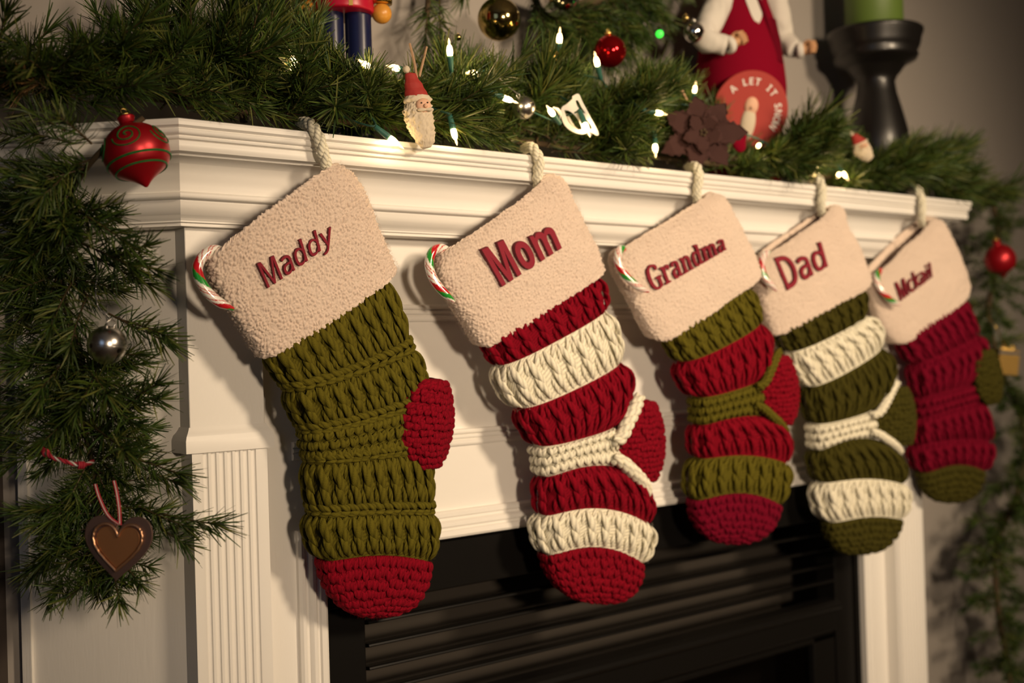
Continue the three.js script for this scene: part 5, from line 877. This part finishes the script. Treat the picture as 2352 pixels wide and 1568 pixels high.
{ // round figurine in a red vest and white shirt, its head above the picture
  const t = thing('red_vest_figurine', 'stout figurine in a red vest and white puffed shirt sleeves behind the garland', 'figurine'), z = -.075, P = (x, y, d = 0) => at(x, y, z + d).sub(t.position);
  const B = at(1703, 250, z); t.position.set(B.x, TOP, B.z);
  const h = (y) => at(1703, y, z).y - TOP, m = at(1812, 150, z).distanceTo(at(1712, 150, z)) / 100;
  const prof = [[0, .0], [.055, 0], [.062, .02], [.074, h(270)], [.0795, h(220)], [.078, h(170)], [.073, h(120)], [.064, h(60)], [.052, h(10)], [.042, h(-40)], [.024, h(-70)], [0, h(-75)]];
  obj('vest', (() => { const g = lathe(new THREE.SplineCurve(prof.slice(1).map(([r, y]) => new THREE.Vector2(r, y))).getPoints(40).map((p) => [p.x, p.y]), 56), q = g.attributes.position; for (let i = 0; i < q.count; i++) { const a = Math.atan2(q.getZ(i), q.getX(i)), f = 1 + .025 * Math.sin(a * 7 + q.getY(i) * 40) * clamp(1 - Math.abs(q.getY(i) - .08) * 8, 0, 1); q.setX(i, q.getX(i) * f); q.setZ(i, q.getZ(i) * f * .92); } g.computeVertexNormals(); return g; })(), M.felt, t);
  const toC = camera.position.clone().sub(t.position).setY(0).normalize(), face = Math.atan2(toC.x, toC.z), front = (a, y, r) => V(Math.sin(face + a) * r, y, Math.cos(face + a) * r * .92);
  obj('shirt_front', (() => { const so = new Soup(), rows = [[h(85), .02, .0665], [h(60), .16, .0630], [h(30), .26, .0575], [h(0), .36, .051], [h(-40), .5, .044]]; so.grid(rows.length, 9, (i, j) => { const [y, w, r] = rows[i]; return [front(.55 + (j / 8 - .5) * 2 * w, y, r + .0015), j, i]; }); return so.geo(); })(), Object.assign(M.shirt.clone(), { side: THREE.DoubleSide }), t);
  const lapel = [[.34, h(-30), .050], [.42, h(20), .059], [.56, h(70), .067], [.8, h(150), .0745]].map(([a, y, r]) => front(a + .28, y, r)); obj('vest_edge', tube(lapel, .0035, 24, 8), M.feltDark, t);
  obj('vest_tail', taperTube([front(1.15, h(60), .062), front(1.15, h(120), .070), front(1.12, h(160), .078)], [.012, .014, .008], 20, 12, .4), M.feltDark, t);
  // sleeves, shirt cuffs and fists with four fingers and a thumb
  const arm = (S0, E, W, H) => {
    obj('sleeve', (() => { const g = taperTube([S0, S0.clone().lerp(E, .55).add(V(0, .003, .004)), E, E.clone().lerp(W, .6), W], [.016, .0235, .0215, .0225, .0205, .0145], 40, 28), q = g.attributes.position, nn = g.attributes.normal; for (let i = 0; i < q.count; i++) { const k = (noise3(q.getX(i) * 90, q.getY(i) * 60, q.getZ(i) * 90) - .5) * .005; q.setXYZ(i, q.getX(i) + nn.getX(i) * k, q.getY(i) + nn.getY(i) * k, q.getZ(i) + nn.getZ(i) * k); } g.computeVertexNormals(); return g; })(), M.shirt, t);
    const d = H.clone().sub(W).normalize(); obj('shirt_cuff', alongAxis(lathe([[.008, 0], [.0135, 0], [.0148, .004], [.0142, .010], [.0125, .012], [.008, .012]], 24), W, H), M.shirt, t);
    const side = V().crossVectors(d, toC).normalize(), upv = side.clone().multiplyScalar(-1), palmC = H.clone();
    const palm = obj('hand', taperTube([W.clone().addScaledVector(d, .006), W.clone().addScaledVector(d, .014), palmC.clone().addScaledVector(d, .004)], [.0075, .0098, .0102, .0088], 14, 14, .8), M.skin, t);
    for (let f = 0; f < 4; f++) { const o = palmC.clone().addScaledVector(side, (f - 1.5) * .0052).addScaledVector(toC, .004), l = [.9, 1, .96, .8][f]; obj('finger', taperTube([o, o.clone().addScaledVector(d, .009 * l), o.clone().addScaledVector(d, .013 * l).addScaledVector(toC, .004), o.clone().addScaledVector(d, .008 * l).addScaledVector(toC, .0085), o.clone().addScaledVector(d, .001).addScaledVector(toC, .007)], [.0030, .0031, .0029, .0027, .0022], 16, 8), M.skin, palm); }
    obj('thumb', taperTube([W.clone().addScaledVector(d, .012).addScaledVector(upv, .006), palmC.clone().addScaledVector(upv, .012).addScaledVector(toC, .004), palmC.clone().addScaledVector(upv, .010).addScaledVector(d, .007).addScaledVector(toC, .008)], [.0034, .0032, .0022], 12, 8), M.skin, palm);
  };
  arm(P(1672, -72, .0), P(1620, 92, .03), P(1668, 106, .055), P(1698, 92, .062));
  arm(P(1752, -72, -.0), P(1798, 92, .0), P(1828, 116, .03), P(1856, 112, .045));
  obj('head', new THREE.SphereGeometry(.040, 32, 24).translate(0, h(-70) + .036, 0), M.skin, t); obj('hair', new THREE.SphereGeometry(.042, 32, 24, 0, Math.PI * 2, 0, 1.5).translate(0, h(-70) + .037, -.002), M.clayWhite, t);
}
{ // turned black candle holder and green candle
  const z = -.055, t = thing('candle_holder', 'turned black wooden candle holder standing at the far end of the mantel', 'candle holder'), B = at(2016, 300, z); t.position.set(B.x, TOP, B.z);
  const h = (y) => at(2016, y + 22, z).y - TOP, m = at(2080, 100, z).distanceTo(at(1980, 100, z)) / 100 * .69;   // the turning is round: its width is seen square on
  const prof = [[0, 0], [.052, 0], [.054, .006], [.054, .016], [.048, .022], [m * 56, h(330)], [m * 57, h(305)], [m * 55, h(280)], [m * 46, h(235)], [m * 37, h(195)], [m * 34, h(170)], [m * 38, h(158)], [m * 44, h(150)], [m * 50, h(140)], [m * 56, h(132)], [m * 74, h(122)], [m * 78, h(112)], [m * 75, h(104)], [m * 79, h(98)], [m * 82, h(88)], [m * 84, h(74)], [m * 88, h(62)], [m * 88, h(56)], [m * 85, h(53)], [m * 60, h(56)], [0, h(57)]];
  obj('turned_body', lathe(prof, 64), M.ebony, t);
  const c = thing('pillar_candle', 'thick green pillar candle on the black candle holder', 'candle'); c.position.set(B.x, TOP + h(56), B.z);
  obj('wax', lathe([[0, 0], [m * 53, 0], [m * 53, .115], [m * 50, .12], [m * 40, .118], [0, .116]], 48), M.wax, c); obj('wick', lathe([[0, .11], [.001, .11], [.001, .127], [0, .127]], 8), M.ink, c);
}

renderer.render(scene, camera);
